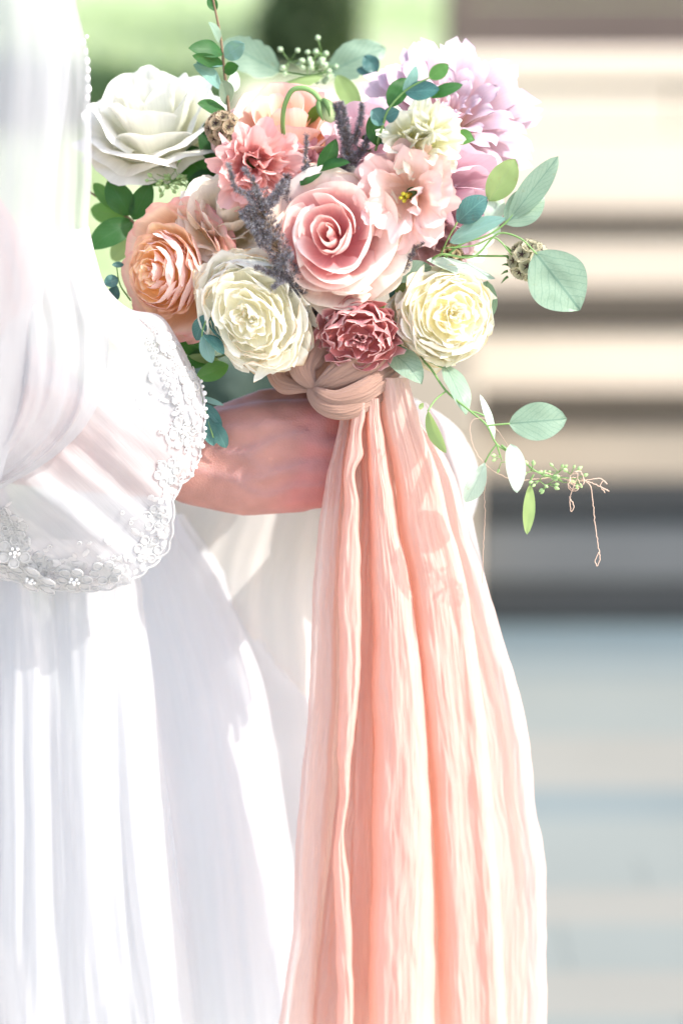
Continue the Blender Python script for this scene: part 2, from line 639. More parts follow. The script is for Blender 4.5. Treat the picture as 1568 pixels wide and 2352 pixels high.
# pavement of stone slabs in front of the steps; row colours paint dappled shade
base = MB()
base.box((-1.6, 2.0, -.30), (6, Yr + .1, -.001))
tag(base.build('pavement', M_PAV3, None, False), kind='structure')
tb_ = MB()
tb_.box((-7, -9, -.30), (9, .3, .0))  # unseen pale slab, added to bounce warm fill onto the bouquet
tag(tb_.build('bounce_slab', M_BOUNCE, None, False), kind='structure')
pav = bpy.data.objects['pavement']
prow = [2500, 2330, 2230, 2120, 2040, 1965, 1880, 1810, 1745, 1690, 1620, 1560, 1500, 1434]
M_PAV4 = simple('paving_deep_shade', lin(96, 109, 111), 0.85, 0.2, 1.3, 0.22)  # darkest painted shade, for the row nearest the steps
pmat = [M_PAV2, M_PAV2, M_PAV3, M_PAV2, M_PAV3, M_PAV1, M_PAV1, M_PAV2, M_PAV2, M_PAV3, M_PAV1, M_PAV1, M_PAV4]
for j in range(len(prow) - 1):
    ya_, yb_ = at_z(784, prow[j], 0).y, at_z(784, prow[j + 1], 0).y
    x = -1.55 + .2 * (j % 2)
    n = 0
    while x < 5.6:
        x1 = x + .55 + .2 * ((n * 7 + j * 3) % 4) / 3
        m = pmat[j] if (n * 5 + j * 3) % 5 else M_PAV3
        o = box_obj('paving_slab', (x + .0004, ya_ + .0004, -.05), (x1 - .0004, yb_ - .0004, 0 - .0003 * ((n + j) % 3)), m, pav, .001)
        x = x1
        n += 1

# lawn: a bank on the left rising to a flat lawn behind the steps
vs, fs = [], []
NX, NY = 60, 60
for j in range(NY):
    y = -30 + 3 if False else None
ys = [-40, -10, -3, 0, 1.5, 2.5, 3, 3.5, 4, 4.5, 5, 5.5, 6, 7, 8, 10, 13, 18, 25, 40, 80, 160, 300]
xs = [-300, -120, -50, -20, -10, -6, -4, -3, -2, -1.7, -1.2, -.8, xw + .05, xw + .4, xl + .5, 2, 3, 4, 6, 10, 30, 100, 300]


def lawn_z(x, y):
    h = 0.92 * min(1, max(0, (y - 3.2) / 3.6))
    h = h * h * (3 - 2 * h) if h < 1 else h
    if x > xw + .2 and y < YW + .25:
        h = -.28
    return h - .06 + .02 * nz(x * .6, y * .6)


for y in ys:
    for x in xs:
        vs.append((x, y, lawn_z(x, y)))
lawn = mesh_obj('lawn', vs, grid_faces(len(xs), len(ys)), M_GRASS)
tag(lawn, kind='structure')

# grass blades on the near bank (uncountable)
gb = MB()
for i in range(9000):
    y = random.uniform(2.2, 9.5)
    x = random.uniform(-2.4, xw - .05) if y < 7 else random.uniform(-3.2, 1.2)
    z = lawn_z(x, y)
    if y >= YW + .3 or x < xw - .02:
        a = random.uniform(0, 6.28)
        h = random.uniform(.04, .10)
        w = .012
        dx, dy = math.cos(a) * w, math.sin(a) * w
        lx, ly = random.uniform(-.03, .03), random.uniform(-.03, .03)
        gb.add([(x - dx, y - dy, z), (x + dx, y + dy, z), (x + lx, y + ly, z + h)], [(0, 1, 2)])
M_BLADE = leaf_mat('grass_blade', (0.50, 0.58, 0.36), (0.24, 0.34, 0.1), trans=0.4, vein_amt=0.0, tcol=(0.5, 0.62, 0.26))
tag(gb.build('grass', M_BLADE, None, False), kind='stuff')


def leafy(name, label, cat, loc, blobs, nleaf, mat, size, trunk=None, group=None):
    t = thing(name, label, cat, loc, group)
    mb = MB()
    for i in range(nleaf):
        c, r = random.choice(blobs)
        d = Vector((random.gauss(0, 1), random.gauss(0, 1), random.gauss(0, 1))).normalized()
        p = Vector(c) + Vector((d.x * r[0], d.y * r[1], d.z * r[2])) * (random.random() ** .35) * (1 + .25 * nz(d.x * 3, d.y * 3, d.z * 3 + len(name)))
        n = (d + Vector((random.gauss(0, .6), random.gauss(0, .6), random.gauss(0, .6)))).normalized()
        a = n.orthogonal().normalized()
        b = n.cross(a)
        an = random.uniform(0, 6.28)
        u = a * math.cos(an) + b * math.sin(an)
        v = n.cross(u)
        s = size * random.uniform(.6, 1.3)
        mb.add([p - u * s, p + v * s * .45 + n * s * .1, p + u * s, p - v * s * .45 + n * s * .1], [(0, 1, 2, 3)], uv=[(0, .5), (.5, 1), (1, .5), (.5, 0)])
    mb.build('crown', mat, t)
    if trunk:
        tb = MB()
        for pts, rad in trunk:
            tb.tube(spath(pts, 8), np.linspace(rad, rad * .4, 8), 8)
        tb.build('trunk', M_BARK, t)
    return t


L_SHRUB = leaf_mat('shrub_leaf', (0.045, 0.075, 0.025), (0.06, 0.09, 0.03), trans=0.25, vein_amt=0)
# dark evergreen seen above the bouquet between lawn and steps
p = at(712, 215, 6.7)
leafy('evergreen_shrub', 'dark olive evergreen shrub growing beyond the end of the stone wall', 'shrub', (p.x, 6.7, p.z - .05),
      [((0, 0, .25), (.17, .2, .22)), ((.02, .05, .6), (.18, .2, .35)), ((-.02, 0, .06), (.17, .16, .12))], 3800, L_SHRUB, .035,
      [([(0, 0, -.05), (.02, 0, .6), (.03, .05, 1.3)], .06)])
p = at(300, 185, 6.0)
leafy('box_hedge', 'low green hedge casting a dark band across the sunny lawn', 'hedge', (p.x - .1, 6.0, .78),
      [((-.55, 0, .03), (.35, .16, .11)), ((-.15, 0, .04), (.35, .16, .11)), ((.15, 0, .02), (.25, .14, .09))], 2600,
      leaf_mat('hedge_leaf', (0.06, 0.13, 0.04), (0.07, 0.12, 0.04), trans=0.3, vein_amt=0), .04)
p = at(540, 800, 3.0)
leafy('grey_green_shrub', 'grey green shrub standing behind the hand and the sleeve', 'shrub', (p.x, 3.0, -.06),
      [((0, 0, p.z - .10), (.22, .2, .16)), ((.02, .02, .32), (.26, .22, .3)), ((-.18, .05, .3), (.2, .2, .25))], 5000,
      leaf_mat('shrub_grey_leaf', lin(70, 88, 74), lin(80, 96, 84), trans=0.15, vein_amt=0), .03, [([(0, 0, 0), (.02, 0, .3), (.0, .05, .55)], .03)])
# board fence far right at the top
yb = YW + .6
pl, pr = at(1085, 60, yb), at(1700, 60, yb)
fence = thing('board_fence', 'grey brown board fence standing above the cream wall at the top right', 'fence', (pl.x, yb, ZT - .35))
z, k = ZT - .35, 0
while z < ZT + .5:
    box_obj('board', (pl.x, yb + .004 * (k % 2), z), (pl.x + 3.6, yb + .03, z + .145), M_WALLD, fence, .004)
    z += .15
    k += 1
for k in range(3):
    box_obj('post', (pl.x - .07 + 1.7 * k, yb - .012 + .045 * (k > 0), ZT - .35), (pl.x - .002 + 1.7 * k, yb + .1, ZT + .57), M_WALLD, fence)
# ================================================================== PERSON
bride = thing('person', 'bride in sheer white beaded gown and veil holding the bouquet by its silk-wrapped stems', 'person', (-.33, .05, 0))
BO = -bride.location


def mine(o):
    o.parent = bride
    o.location = BO
    return o


# ---- body: torso, near arm, hand, far arm - one continuous surface
SK = MB()


def limb(pts, rads, n=None):
    """string of overlapping balls along a path: union is remeshed below"""
    pts = [Vector(p) for p in pts]
    for i in range(len(pts) - 1):
        a, b = pts[i], pts[i + 1]
        ra, rb = rads[i], rads[i + 1]
        m = max(2, int((b - a).length / (min(ra, rb) * .35)))
        for k in range(m + (i == len(pts) - 2)):
            t = k / m
            SK.ball(a.lerp(b, t), ra + (rb - ra) * t, 12, 8)


# torso (mostly left of the frame, inside the gown)
for z, rx in ((.80, .155), (.88, .155), (.96, .14), (1.04, .12), (1.10, .115), (1.18, .125), (1.26, .135), (1.33, .125), (1.38, .10)):
    for dy in (-.06, -.03, 0, .03, .06):
        SK.ball((-.46, .07 + dy * rx / .13, z), rx * .62, 12, 8)
limb([(-.46, .07, 1.38), (-.455, .07, 1.50)], [.06, .052])
sh = Vector((-.42, -.07, 1.36))
elb = at(-70, 985, -.05)
wri = at(432, 1062, -.015)
limb([(-.44, 0, 1.37), sh], [.07, .055])
limb([sh, at(-60, 620, -.085), elb], [.052, .047, .038])
limb([elb, at(120, 1005, -.04), at(300, 1045, -.02), wri], [.039, .040, .033, .0285])
# wrist + back of the hand: four metacarpals + thumb root
for (a, b, ra, rb) in (((440, 1008), (752, 962), .019, .0165), ((440, 1040), (772, 1020), .022, .0165), ((435, 1078), (765, 1078), .022, .0155), ((430, 1105), (738, 1130), .018, .0135)):
    limb([at(a[0], a[1], -.012), at((a[0] + b[0]) / 2, (a[1] + b[1]) / 2 , -.022), at(b[0], b[1], -.020)], [ra, (ra + rb) / 2 + .004, rb])
limb([at(440, 1100, -.012), at(560, 1132, -.016), at(690, 1138, -.014)], [.021, .0185, .014])   # heel of the little-finger side
limb([at(430, 1030, -.005), at(540, 985, .0), at(615, 948, .002), at(690, 930, .006)], [.024, .0225, .0195, .016])  # thumb root
limb([at(690, 930, .006), at(770, 925, .022), at(850, 935, .030)], [.0150, .0125, .0095])            # thumb
# fingers wrap round the stems (axis at px 838, Y .018)
for (kx, ky, dz, r, ln) in ((752, 962, 0, .0105, 1.0), (772, 1020, 0, .0108, 1.06), (765, 1078, 0, .010, 1.0), (738, 1130, 0, .0088, .86)):
    y_ = ky + 4
    limb([at(kx, ky, -.020), at(kx + 85 * ln, y_, -.016), at(kx + 150 * ln, y_ + 4, .012), at(kx + 132 * ln, y_ + 6, .042), at(kx + 75 * ln, y_ + 8, .052)],
         [r * 1.25, r * 1.05, r, r * .9, r * .75])
# far arm: elbow behind the skirt, hand coming in from behind the stems
sh2 = Vector((-.42, .22, 1.36))
limb([(-.44, .14, 1.37), sh2], [.07, .055])
limb([sh2, (-.34, .30, 1.02), (-.20, .27, .92), (-.02, .22, .90)], [.05, .042, .038, .032])
limb([(-.02, .22, .90), (.03, .14, .925), (.035, .085, .945)], [.030, .027, .022])
limb([(.035, .085, .945), (.03, .062, .94), (.02, .055, .925)], [.02, .014, .010])
o = SK.build('body_blocks', None)
md = o.modifiers.new('r', 'REMESH')
md.mode = 'VOXEL'
md.voxel_size = .0038
md2 = o.modifiers.new('s', 'SMOOTH')
md2.iterations = 6
md2.factor = .5
dg = bpy.context.evaluated_depsgraph_get()
ev = o.evaluated_get(dg)
me = bpy.data.meshes.new_from_object(ev)
me.name = 'body'
bpy.data.objects.remove(o, do_unlink=True)
# veins and tendons on the back of the hand
nvt = len(me.vertices)
co = np.zeros(nvt * 3, np.float32)
me.vertices.foreach_get('co', co)
co = co.reshape(-1, 3)
nn = np.zeros(nvt * 3, np.float32)
me.vertices.foreach_get('normal', nn)
nn = nn.reshape(-1, 3)
disp = np.zeros(nvt, np.float32)
red = np.zeros(nvt, np.float32)


def ridge(pts, Y, w, h):
    pp = spath([at(a, b, Y) for a, b in pts], 40)
    P = np.array([[p.x, p.z] for p in pp])
    sel = np.where((nn[:, 1] < -.2) & (co[:, 0] > -.15) & (co[:, 0] < .05) & (co[:, 2] > .85) & (co[:, 2] < 1.1))[0]
    q = co[sel][:, [0, 2]]
    d = np.min(np.linalg.norm(q[:, None, :] - P[None], axis=2), axis=1)
    disp[sel] += h * np.exp(-(d / w) ** 2)


ridge([(470, 1020), (560, 1035), (640, 1000), (740, 985)], -.035, .0035, .0022)
ridge([(450, 1075), (540, 1095), (620, 1085), (700, 1060), (770, 1055)], -.035, .003, .0020)
ridge([(540, 1095), (600, 1130), (690, 1110), (745, 1110)], -.035, .003, .0020)
ridge([(560, 1035), (600, 1065), (650, 1075)], -.035, .003, .0014)
ridge([(470, 990), (560, 975), (650, 965), (740, 962)], -.035, .004, .0016)
ridge([(690, 1000), (772, 1020)], -.035, .005, .002)
ridge([(680, 1070), (765, 1078)], -.035, .005, .002)
ridge([(600, 900), (640, 940), (700, 965)], -.03, .005, -.002)
for kx, ky in ((752, 962), (772, 1020), (765, 1078), (738, 1130)):
    c = at(kx, ky, -.035)
    d = np.linalg.norm(co - np.array(c), axis=1)
    red += np.exp(-(d / .022) ** 2)
c = at(700, 1165, -.02)
red += .9 * np.exp(-(np.linalg.norm(co - np.array(c), axis=1) / .03) ** 2)
co += nn * disp[:, None]
me.vertices.foreach_set('co', co.ravel())
a = me.color_attributes.new('Col', 'FLOAT_COLOR', 'POINT')
arr = np.ones((nvt, 4), np.float32)
red = np.clip(red, 0, 1)[:, None]
vein = np.clip(disp / .002, 0, 1)[:, None]
skin0, skinr, skinv = np.array(lin(178, 130, 119)), np.array(lin(184, 118, 112)), np.array(lin(150, 122, 128))
cc = skin0 * (1 - red) + skinr * red
cc = cc * (1 - .38 * vein) + skinv * .38 * vein
arr[:, :3] = cc
a.data.foreach_set('color', arr.ravel())
me.polygons.foreach_set('use_smooth', [True] * len(me.polygons))

m, n, l, out = new_mat('skin')
at_ = n.new('ShaderNodeAttribute')
at_.attribute_name = 'Col'
tc = n.new('ShaderNodeTexCoord')
t = n.new('ShaderNodeTexNoise')
t.inputs['Scale'].default_value = 45
t.inputs['Detail'].default_value = 6
l.new(tc.outputs['Object'], t.inputs['Vector'])
mr = n.new('ShaderNodeMapRange')
mr.inputs[1].default_value = .3
mr.inputs[2].default_value = .7
mr.inputs[3].default_value = .85
mr.inputs[4].default_value = 1.08
l.new(t.outputs['Fac'], mr.inputs[0])
hs = n.new('ShaderNodeMix')
hs.data_type = 'RGBA'
hs.blend_type = 'MULTIPLY'
hs.inputs[0].default_value = 1
l.new(at_.outputs['Color'], hs.inputs[6])
l.new(mr.outputs[0], hs.inputs[7])
p = n.new('ShaderNodeBsdfPrincipled')
p.inputs['Roughness'].default_value = .5
p.inputs['Specular IOR Level'].default_value = .35
p.inputs['Subsurface Weight'].default_value = .35
p.inputs['Subsurface Radius'].default_value = (.012, .004, .002)
p.inputs['Subsurface Scale'].default_value = 1.0
l.new(hs.outputs[2], p.inputs['Base Color'])
v = n.new('ShaderNodeTexVoronoi')
v.inputs['Scale'].default_value = 700
l.new(tc.outputs['Object'], v.inputs['Vector'])
t3 = n.new('ShaderNodeTexNoise')
t3.inputs['Scale'].default_value = 160
l.new(tc.outputs['Object'], t3.inputs['Vector'])
ad = n.new('ShaderNodeMath')
ad.operation = 'ADD'
l.new(v.outputs[0], ad.inputs[0])
l.new(t3.outputs['Fac'], ad.inputs[1])
b = n.new('ShaderNodeBump')
b.inputs['Strength'].default_value = .25
b.inputs['Distance'].default_value = .001
l.new(ad.outputs[0], b.inputs['Height'])
l.new(b.outputs[0], p.inputs['Normal'])
l.new(p.outputs[0], out.inputs[0])
me.materials.clear()
me.materials.append(m)
body = bpy.data.objects.new('body', me)
COL.objects.link(body)
mine(body)


# ---- cloth sheets
def sheet(name, left, right, nu, nv, depth, mat, parent=None, top=None, bot=None, edge=0.0, seed=0):
    """hanging cloth: left/right = [(row, px)], depth(u, v, row) -> Y"""
    L, Rr = curve(left), curve(right)
    r0, r1 = left[0][0], left[-1][0]
    vs, uv = [], []
    for j in range(nv):
        v = j / (nv - 1)
        for i in range(nu):
            u = i / (nu - 1)
            ra = r0 + (top(u) if top else 0)
            rb = r1 + (bot(u) if bot else 0)
            row = ra + (rb - ra) * v
            x0, x1 = L(row), Rr(row)
            if edge:
                x0 += edge * nz(row * .011, seed + .3) + edge * .5 * nz(row * .03, seed + 7.3)
                x1 += edge * nz(row * .011, seed + 3.7) + edge * .5 * nz(row * .03, seed + 9.3)
            vs.append(at(x0 + (x1 - x0) * u, row, depth(u, v, row)))
            uv.append((u * max(.3, abs(x1 - x0) / 150), v * (r1 - r0) / 600))
    o = mesh_obj(name, vs, grid_faces(nu, nv), mat, None, True, None, uv)
    if parent is not None:
        o.parent = parent
        o.location = -parent.location
    return o


def folds(n, amp, seed=0, sharp=1.6, conv=.35):
    """irregular lengthwise folds, growing from the gathered top"""
    ph = [nz(seed * 3.1, k * .77) * 6 for k in range(4)]

    def f(u, v):
        g = conv + (1 - conv) * v
        w = u + .05 * nz(v * 2 + seed, u * 2) + .02 * math.sin(v * 5 + seed)
        s = math.sin(2 * math.pi * n * w + ph[0])
        s2 = math.sin(2 * math.pi * n * 2.27 * w + ph[1] + v)
        s3 = nz(w * n * 1.3, v * .8, seed)
        k = (abs(s) ** (1 / sharp)) * (1 if s > 0 else -1)
        return amp * g * (.55 * k + .22 * s2 + .6 * s3)
    return f


# solid underskirt: a flaring body of cloth from the waist to below the frame
us = []
NU = 72
zs = [1.10, 1.02, .95, .88, .80, .70, .60, .50, .40, .25, .02]
fk = folds(11, 1.0, 2.2)
for j, z in enumerate(zs):
    t = j / (len(zs) - 1)
    drop = (1.10 - z)
    rx = .125 + .20 * drop ** .9
    ry = .115 + .16 * drop ** .9
    for i in range(NU):
        a = 2 * math.pi * i / NU
        k = 1 + .05 * min(1, drop * 2) * fk(i / NU * .999, t)
        us.append((-.44 + rx * math.cos(a) * k, .10 + ry * math.sin(a) * k, z))
o = mesh_obj('underskirt', us, grid_faces(NU, len(zs), closed=True), WHITE, None, True, None, [(i % NU / NU * 6, i // NU / 10) for i in range(len(us))])
mine(o)
# bodice
us = []
zs = [1.08, 1.12, 1.17, 1.22, 1.27, 1.31, 1.345]
for j, z in enumerate(zs):
    rx = [.128, .128, .138, .152, .158, .152, .14][j]
    for i in range(48):
        a = 2 * math.pi * i / 48
        us.append((-.455 + rx * math.cos(a), .075 + rx * 1.12 * math.sin(a), z + .015 * math.cos(a * 2) * (j == 6)))
mine(mesh_obj('bodice', us, grid_faces(48, len(zs), closed=True), WHITE, None, True, None, [(i % 48 / 12, i // 48 / 8) for i in range(len(us))]))

# front tulle skirt, strongly folded, sunlit edge
f1 = folds(5.5, .016, 5.1)
f1b = folds(11, .0035, 15.1)
ts = sheet('tulle_overskirt', [(1240, -260), (1700, -280), (2480, -330)],
           [(1240, 262), (1310, 318), (1400, 330), (1500, 345), (1700, 370), (1950, 402), (2200, 430), (2480, 462)], 120, 60,
           lambda u, v, r: -.062 - .02 * v + f1(u, v) + f1b(u, v) + .07 * (u ** 6) + .02 * (1 - u), TULLE, bride)
f2 = folds(4.3, .013, 8.4)
f2b = folds(8, .003, 18.4)
sheet('tulle_overskirt', [(1240, -300), (2480, -330)], [(1240, 230), (1350, 300), (1500, 325), (1800, 355), (2200, 405), (2480, 430)], 90, 50,
      lambda u, v, r: -.02 - .02 * v + f2(u, v) + f2b(u, v) + .05 * (u ** 6), TULLE, bride)
# middle layer: wide cool-white tulle that swings right behind the hand
f3 = folds(1.3, .009, 3.3)
f3b = folds(5, .003, 13.3)
sheet('skirt_drape', [(1130, 150), (1300, 180), (1700, 250), (2480, 330)],
      [(1130, 390), (1190, 408), (1300, 482), (1460, 562), (1550, 598), (1700, 628), (1850, 652), (2000, 674), (2200, 692), (2480, 715)], 70, 60,
      lambda u, v, r: .075 + f3(u, v) + f3b(u, v) + .03 * u ** 4, DRAPE, bride)
f3c = folds(1.2, .010, 23.3)
sheet('skirt_drape', [(1180, 250), (1700, 320), (2480, 380)],
      [(1180, 420), (1300, 506), (1420, 570), (1520, 650), (1600, 745), (1750, 765), (1950, 770), (2480, 780)], 60, 50,
      lambda u, v, r: .105 + f3c(u, v) + .02 * u, DRAPE, bride)
# back panel: opaque white gown seen between hand and silk and right of the silk
f4 = folds(2, .012, 6.6)
f4b = folds(7, .006, 16.6)
sheet('gown_panel', [(1010, 560), (1100, 420), (1250, 300), (1700, 250), (2480, 200)],
      [(1010, 1000), (1100, 1040), (1310, 1095), (1500, 1140), (1640, 1160), (1850, 1190), (2480, 1205)], 80, 60,
      lambda u, v, r: .155 + f4(u, v) + f4b(u, v) - .03 * math.sin(math.pi * u), PANEL, bride,
      top=lambda u: 60 - 90 * u)
# far sleeve: white puff at the right of the stems
vs, uv = [], []
fs_ = folds(5, .008, 9.9)
for j in range(40):
    v = j / 39
    c0 = Vector(at(820, 960, .15)).lerp(at(985, 1230, .13), v)
    rad = (.030 + .036 * math.sin(math.pi * min(1, v * .85 + .15)) ** .8)
    for i in range(48):
        a = 2 * math.pi * i / 48
        k = 1 + fs_(i / 48, v) * 12
        vs.append(c0 + Vector((math.cos(a) * rad * k, math.sin(a) * rad * k * .9, .3 * math.cos(a) * rad)))
        uv.append((i / 12, v))
far = mesh_obj('sleeve', vs, grid_faces(48, 40, closed=True), WHITE, None, True, None, uv)
mine(far)
sheet('veil_edge', [(925, 945), (1030, 950), (1150, 960), (1310, 980), (1600, 1000), (2000, 1040)],
      [(925, 978), (960, 1006), (1030, 1040), (1100, 1066), (1200, 1086), (1310, 1110), (1600, 1150), (2000, 1180)], 24, 60,
      lambda u, v, r: .05 + .02 * math.cos(u * 3.1) + .012 * nz(r * .006, u * 2), WHITE, bride)

# ---- near sleeve: full bell of chiffon, front and back, gathered folds
NU, NV = 110, 70
TOPC = [(205, 520), (222, 600), (240, 662), (290, 708), (370, 726), (412, 785), (452, 868)]
HEM = [(452, 868), (477, 960), (470, 1040), (444, 1105), (398, 1152), (396, 1205), (384, 1262), (345, 1302), (270, 1346), (150, 1353), (20, 1328), (-120, 1290)]
BACKC = [(205, 520), (60, 560), (-60, 640), (-150, 760), (-190, 900), (-200, 1050), (-180, 1180), (-120, 1290)]


def poly_at(pts, t):
    pp = [Vector((a, b, 0)) for a, b in pts]
    d = [0]
    for a, b in zip(pp, pp[1:]):
        d.append(d[-1] + (b - a).length)
    x = t * d[-1]
    cx = curve(list(zip(d, [q.x for q in pp])))
    cy = curve(list(zip(d, [q.y for q in pp])))
    return cx(x), cy(x)


fsl = folds(5.0, .0065, 4.4, 1.2, .7)
fsl2 = folds(11, .0022, 14.4, 1.2, .7)
arm0, arm1 = (-60, 700), (440, 1060)


def sleeve_pt(u, v, side):
    """u: 0 at the armhole-side edge (upper right) -> 1 lower left; v: 0 at the shoulder, 1 at the hem"""
    hx, hy = poly_at(HEM, u)
    # gather line: points run from the upper curve's start to the back curve
    gx, gy = poly_at(BACKC, u)
    tx, ty = gx + (hx - gx) * v, gy + (hy - gy) * v
    if u < .5:
        # follow the upper edge at u = 0
        ex, ey = poly_at(TOPC, v)
        w = (1 - u / .5) ** 3
        tx, ty = tx * (1 - w) + ex * w, ty * (1 - w) + ey * w
    bul = math.sin(math.pi * min(1, max(0, u))) ** .6 * (.35 + .65 * math.sin(math.pi * (.15 + .75 * v)))
    Y = -.035 + side * .095 * bul
    Y += (fsl(u, v) + fsl2(u, v)) * (bul * 1.2) * (1 if side < 0 else -.7)
    Y += bul * (.009 * nz(u * 5, v * 4, 3.3 + side) + .004 * nz(u * 14, v * 8, 7.7 + side))
    # hem scallops
    return at(tx, ty, Y)


for side in (-1, 1):
    vs, uv = [], []
    for j in range(NV):
        for i in range(NU):
            u, v = i / (NU - 1), j / (NV - 1)
            vs.append(sleeve_pt(u, v, side))
            uv.append((u * 5, v * 2))
    o = mesh_obj('sleeve', vs, grid_faces(NU, NV), CHIFFON, None, True, None, uv)
    mine(o)

# veil falling over the arm at the left
f5 = folds(3.6, .009, 1.7)
f5b = folds(9, .004, 11.7)
sheet('veil', [(-160, -300), (400, -300), (900, -330), (1200, -330)],
      [(-160, 150), (0, 174), (130, 204), (250, 208), (400, 211), (550, 206), (640, 228), (760, 250), (850, 246), (930, 225), (1010, 170), (1080, 80), (1150, -60), (1200, -200)], 90, 80,
      lambda u, v, r: -.182 + f5(u, v) + f5b(u, v) + .05 * u ** 5, VEIL, bride)
f6 = folds(2.4, .008, 2.9)
sheet('veil', [(-160, -300), (600, -320), (1250, -330)],
      [(-160, 150), (0, 165), (200, 158), (400, 130), (600, 110), (800, 80), (1000, 30), (1250, -40)], 60, 60,
      lambda u, v, r: -.215 + f6(u, v) + .04 * u ** 4, VEIL, bride)


# ---- lace: corded flowers and leaves on the sleeve, pearls along the hem
lace = MB()


def lace_frame(u, v, side=-1, off=.0012):
    p = sleeve_pt(u, v, side)
    pu = sleeve_pt(min(1, u + .01), v, side) - sleeve_pt(max(0, u - .01), v, side)
    pv = sleeve_pt(u, min(1, v + .01), side) - sleeve_pt(u, max(0, v - .01), side)
    n_ = pu.cross(pv)
    n_ = n_.normalized() if n_.length > 1e-9 else Vector((0, -1, 0))
    if n_.y > 0:
        n_ = -n_
    e1 = pu.normalized()
    e1 = (e1 - n_ * e1.dot(n_)).normalized()
    return p + n_ * off, e1, n_.cross(e1), n_


def loop_ring(c, e1, e2, n_, r, w=.0009, sq=1.0, rot=0.0):
    pts = []
    for k in range(9):
        a = 2 * math.pi * k / 8 + rot
        pts.append(c + e1 * (math.cos(a) * r) + e2 * (math.sin(a) * r * sq) + n_ * .0006)
    lace.tube(pts, w, 5, cap=False, ref=n_)


def petal_patch(c, e1, e2, n_, ang, ln, wd):
    d = e1 * math.cos(ang) + e2 * math.sin(ang)
    s = n_.cross(d)
    vs = []
    for k in range(7):
        t = k / 6
        w = wd * math.sin(math.pi * min(1, .08 + t * .92)) ** .7
        for q in (-1, -.5, 0, .5, 1):
            vs.append(c + d * (ln * t) + s * (w * q) + n_ * (.0003 * (1 - q * q) + .0004 * math.sin(6 * t * 3.14 + q)))
    lace.add(vs, grid_faces(5, 7))


pearls = []


def lace_flower(u, v, r, pearl=True):
    c, e1, e2, n_ = lace_frame(u, v)
    a0 = random.uniform(0, 6)
    for k in range(6):
        a = a0 + k * math.pi / 3
        petal_patch(c, e1, e2, n_, a, r, r * .42)
        d = e1 * math.cos(a) + e2 * math.sin(a)
        loop_ring(c + d * r * .72, e1, e2, n_, r * .3, .0008)
    if pearl:
        for k in range(5):
            a = k * 1.2566
            pearls.append((c + (e1 * math.cos(a) + e2 * math.sin(a)) * .0034 + n_ * .002, .0014))
        pearls.append((c + n_ * .003, .0016))


random.seed(21)
for (u, v, r) in ((.77, .93, .021), (.66, .93, .014), (.58, .93, .012), (.84, .80, .013), (.74, .72, .013), (.68, .60, .012), (.12, .88, .012), (.22, .90, .013), (.10, .70, .010),
                  (.30, .93, .011), (.90, .92, .012), (.47, .95, .011), (.40, .93, .010), (.70, .82, .012)):
    lace_flower(u, v, r, pearl=(r > .0125))
CL = [(.77, .90), (.80, .78), (.74, .68), (.70, .58), (.66, .88), (.12, .86), (.16, .72), (.22, .90), (.88, .90), (.56, .94), (.30, .93), (.44, .95)]
for i in range(520):
    # leafy embroidery clustered round the flowers
    cu, cv = random.choice(CL[:6] if random.random() < .6 else CL)
    u, v = cu + random.gauss(0, .035), cv + random.gauss(0, .055)
    if not (.01 < u < .97 and .35 < v < .99):
        continue
    c, e1, e2, n_ = lace_frame(u, v)
    if random.random() < .85:
        a = random.uniform(0, 6.28)
        petal_patch(c, e1, e2, n_, a, random.uniform(.004, .010), random.uniform(.0012, .0026))
    else:
        loop_ring(c, e1, e2, n_, random.uniform(.0012, .0020), .0005)
# corded trails of small rings
for (u0, v0, u1, v1, k) in ((.66, .52, .72, .72, 16), (.70, .50, .77, .72, 16), (.80, .62, .74, .85, 14), (.08, .55, .14, .9, 16), (.13, .62, .2, .9, 12)):
    for i in range(k):
        t = i / (k - 1)
        for s in (-1, 1):
            c, e1, e2, n_ = lace_frame(u0 + (u1 - u0) * t + s * .006, v0 + (v1 - v0) * t)
            loop_ring(c, e1, e2, n_, .0015, .0005)
# scalloped hem cord
hp = []
for i in range(260):
    u = i / 259
    c, e1, e2, n_ = lace_frame(u, .995, off=.001)
    out_ = (sleeve_pt(u, 1, -1) - sleeve_pt(u, .96, -1)).normalized()
    hp.append(c + out_ * (.0022 * abs(math.sin(u * 75))))
lace.tube(hp, .0009, 6)
for i in range(150):
    u = random.uniform(0, .85)
    c, e1, e2, n_ = lace_frame(u, random.uniform(.94, .99))
    petal_patch(c, e1, e2, n_, random.uniform(0, 6.28), .006, .0022)
lo = lace.build('lace_applique', LACE)
tag(lo, kind='stuff')
mine(lo)
for i in range(13):
    u = .03 + .24 * i / 12 + random.uniform(-.004, .004)
    c, e1, e2, n_ = lace_frame(u, .995)
    pearls.append((c + Vector((.0015, 0, 0)), .0014 if i % 3 else .0020))
pb = MB()
pb.ball((0, 0, 0), 1.0, 12, 8)
proto = pb.build('pearl', PEARL)
for i, (c, r) in enumerate(pearls):
    q = proto if i == 0 else proto.copy()
    if i:
        COL.objects.link(q)
    q.parent = bride
    q.location = Vector(c) - bride.location
    q.scale = (r, r, r)
# beaded lace edge of the bodice beside the veil
for i, (px, py, r) in enumerate(((196, 96, 8), (202, 118, 7), (205, 140, 9), (207, 160, 8), (206, 180, 9), (208, 204, 10), (206, 224, 8), (204, 84, 5))):
    q = proto.copy()
    COL.objects.link(q)
    q.parent = bride
    q.location = at(px - 4, py, -.08) - bride.location
    q.scale = (r * PX * .7, r * PX * .6, r * PX * .9)
# ================================================================== SILK
silk = thing('silk_ribbon', 'long peach silk ribbon knotted round the stems with crinkled tails hanging down', 'ribbon', at(790, 880, -.03))
SO = -silk.location


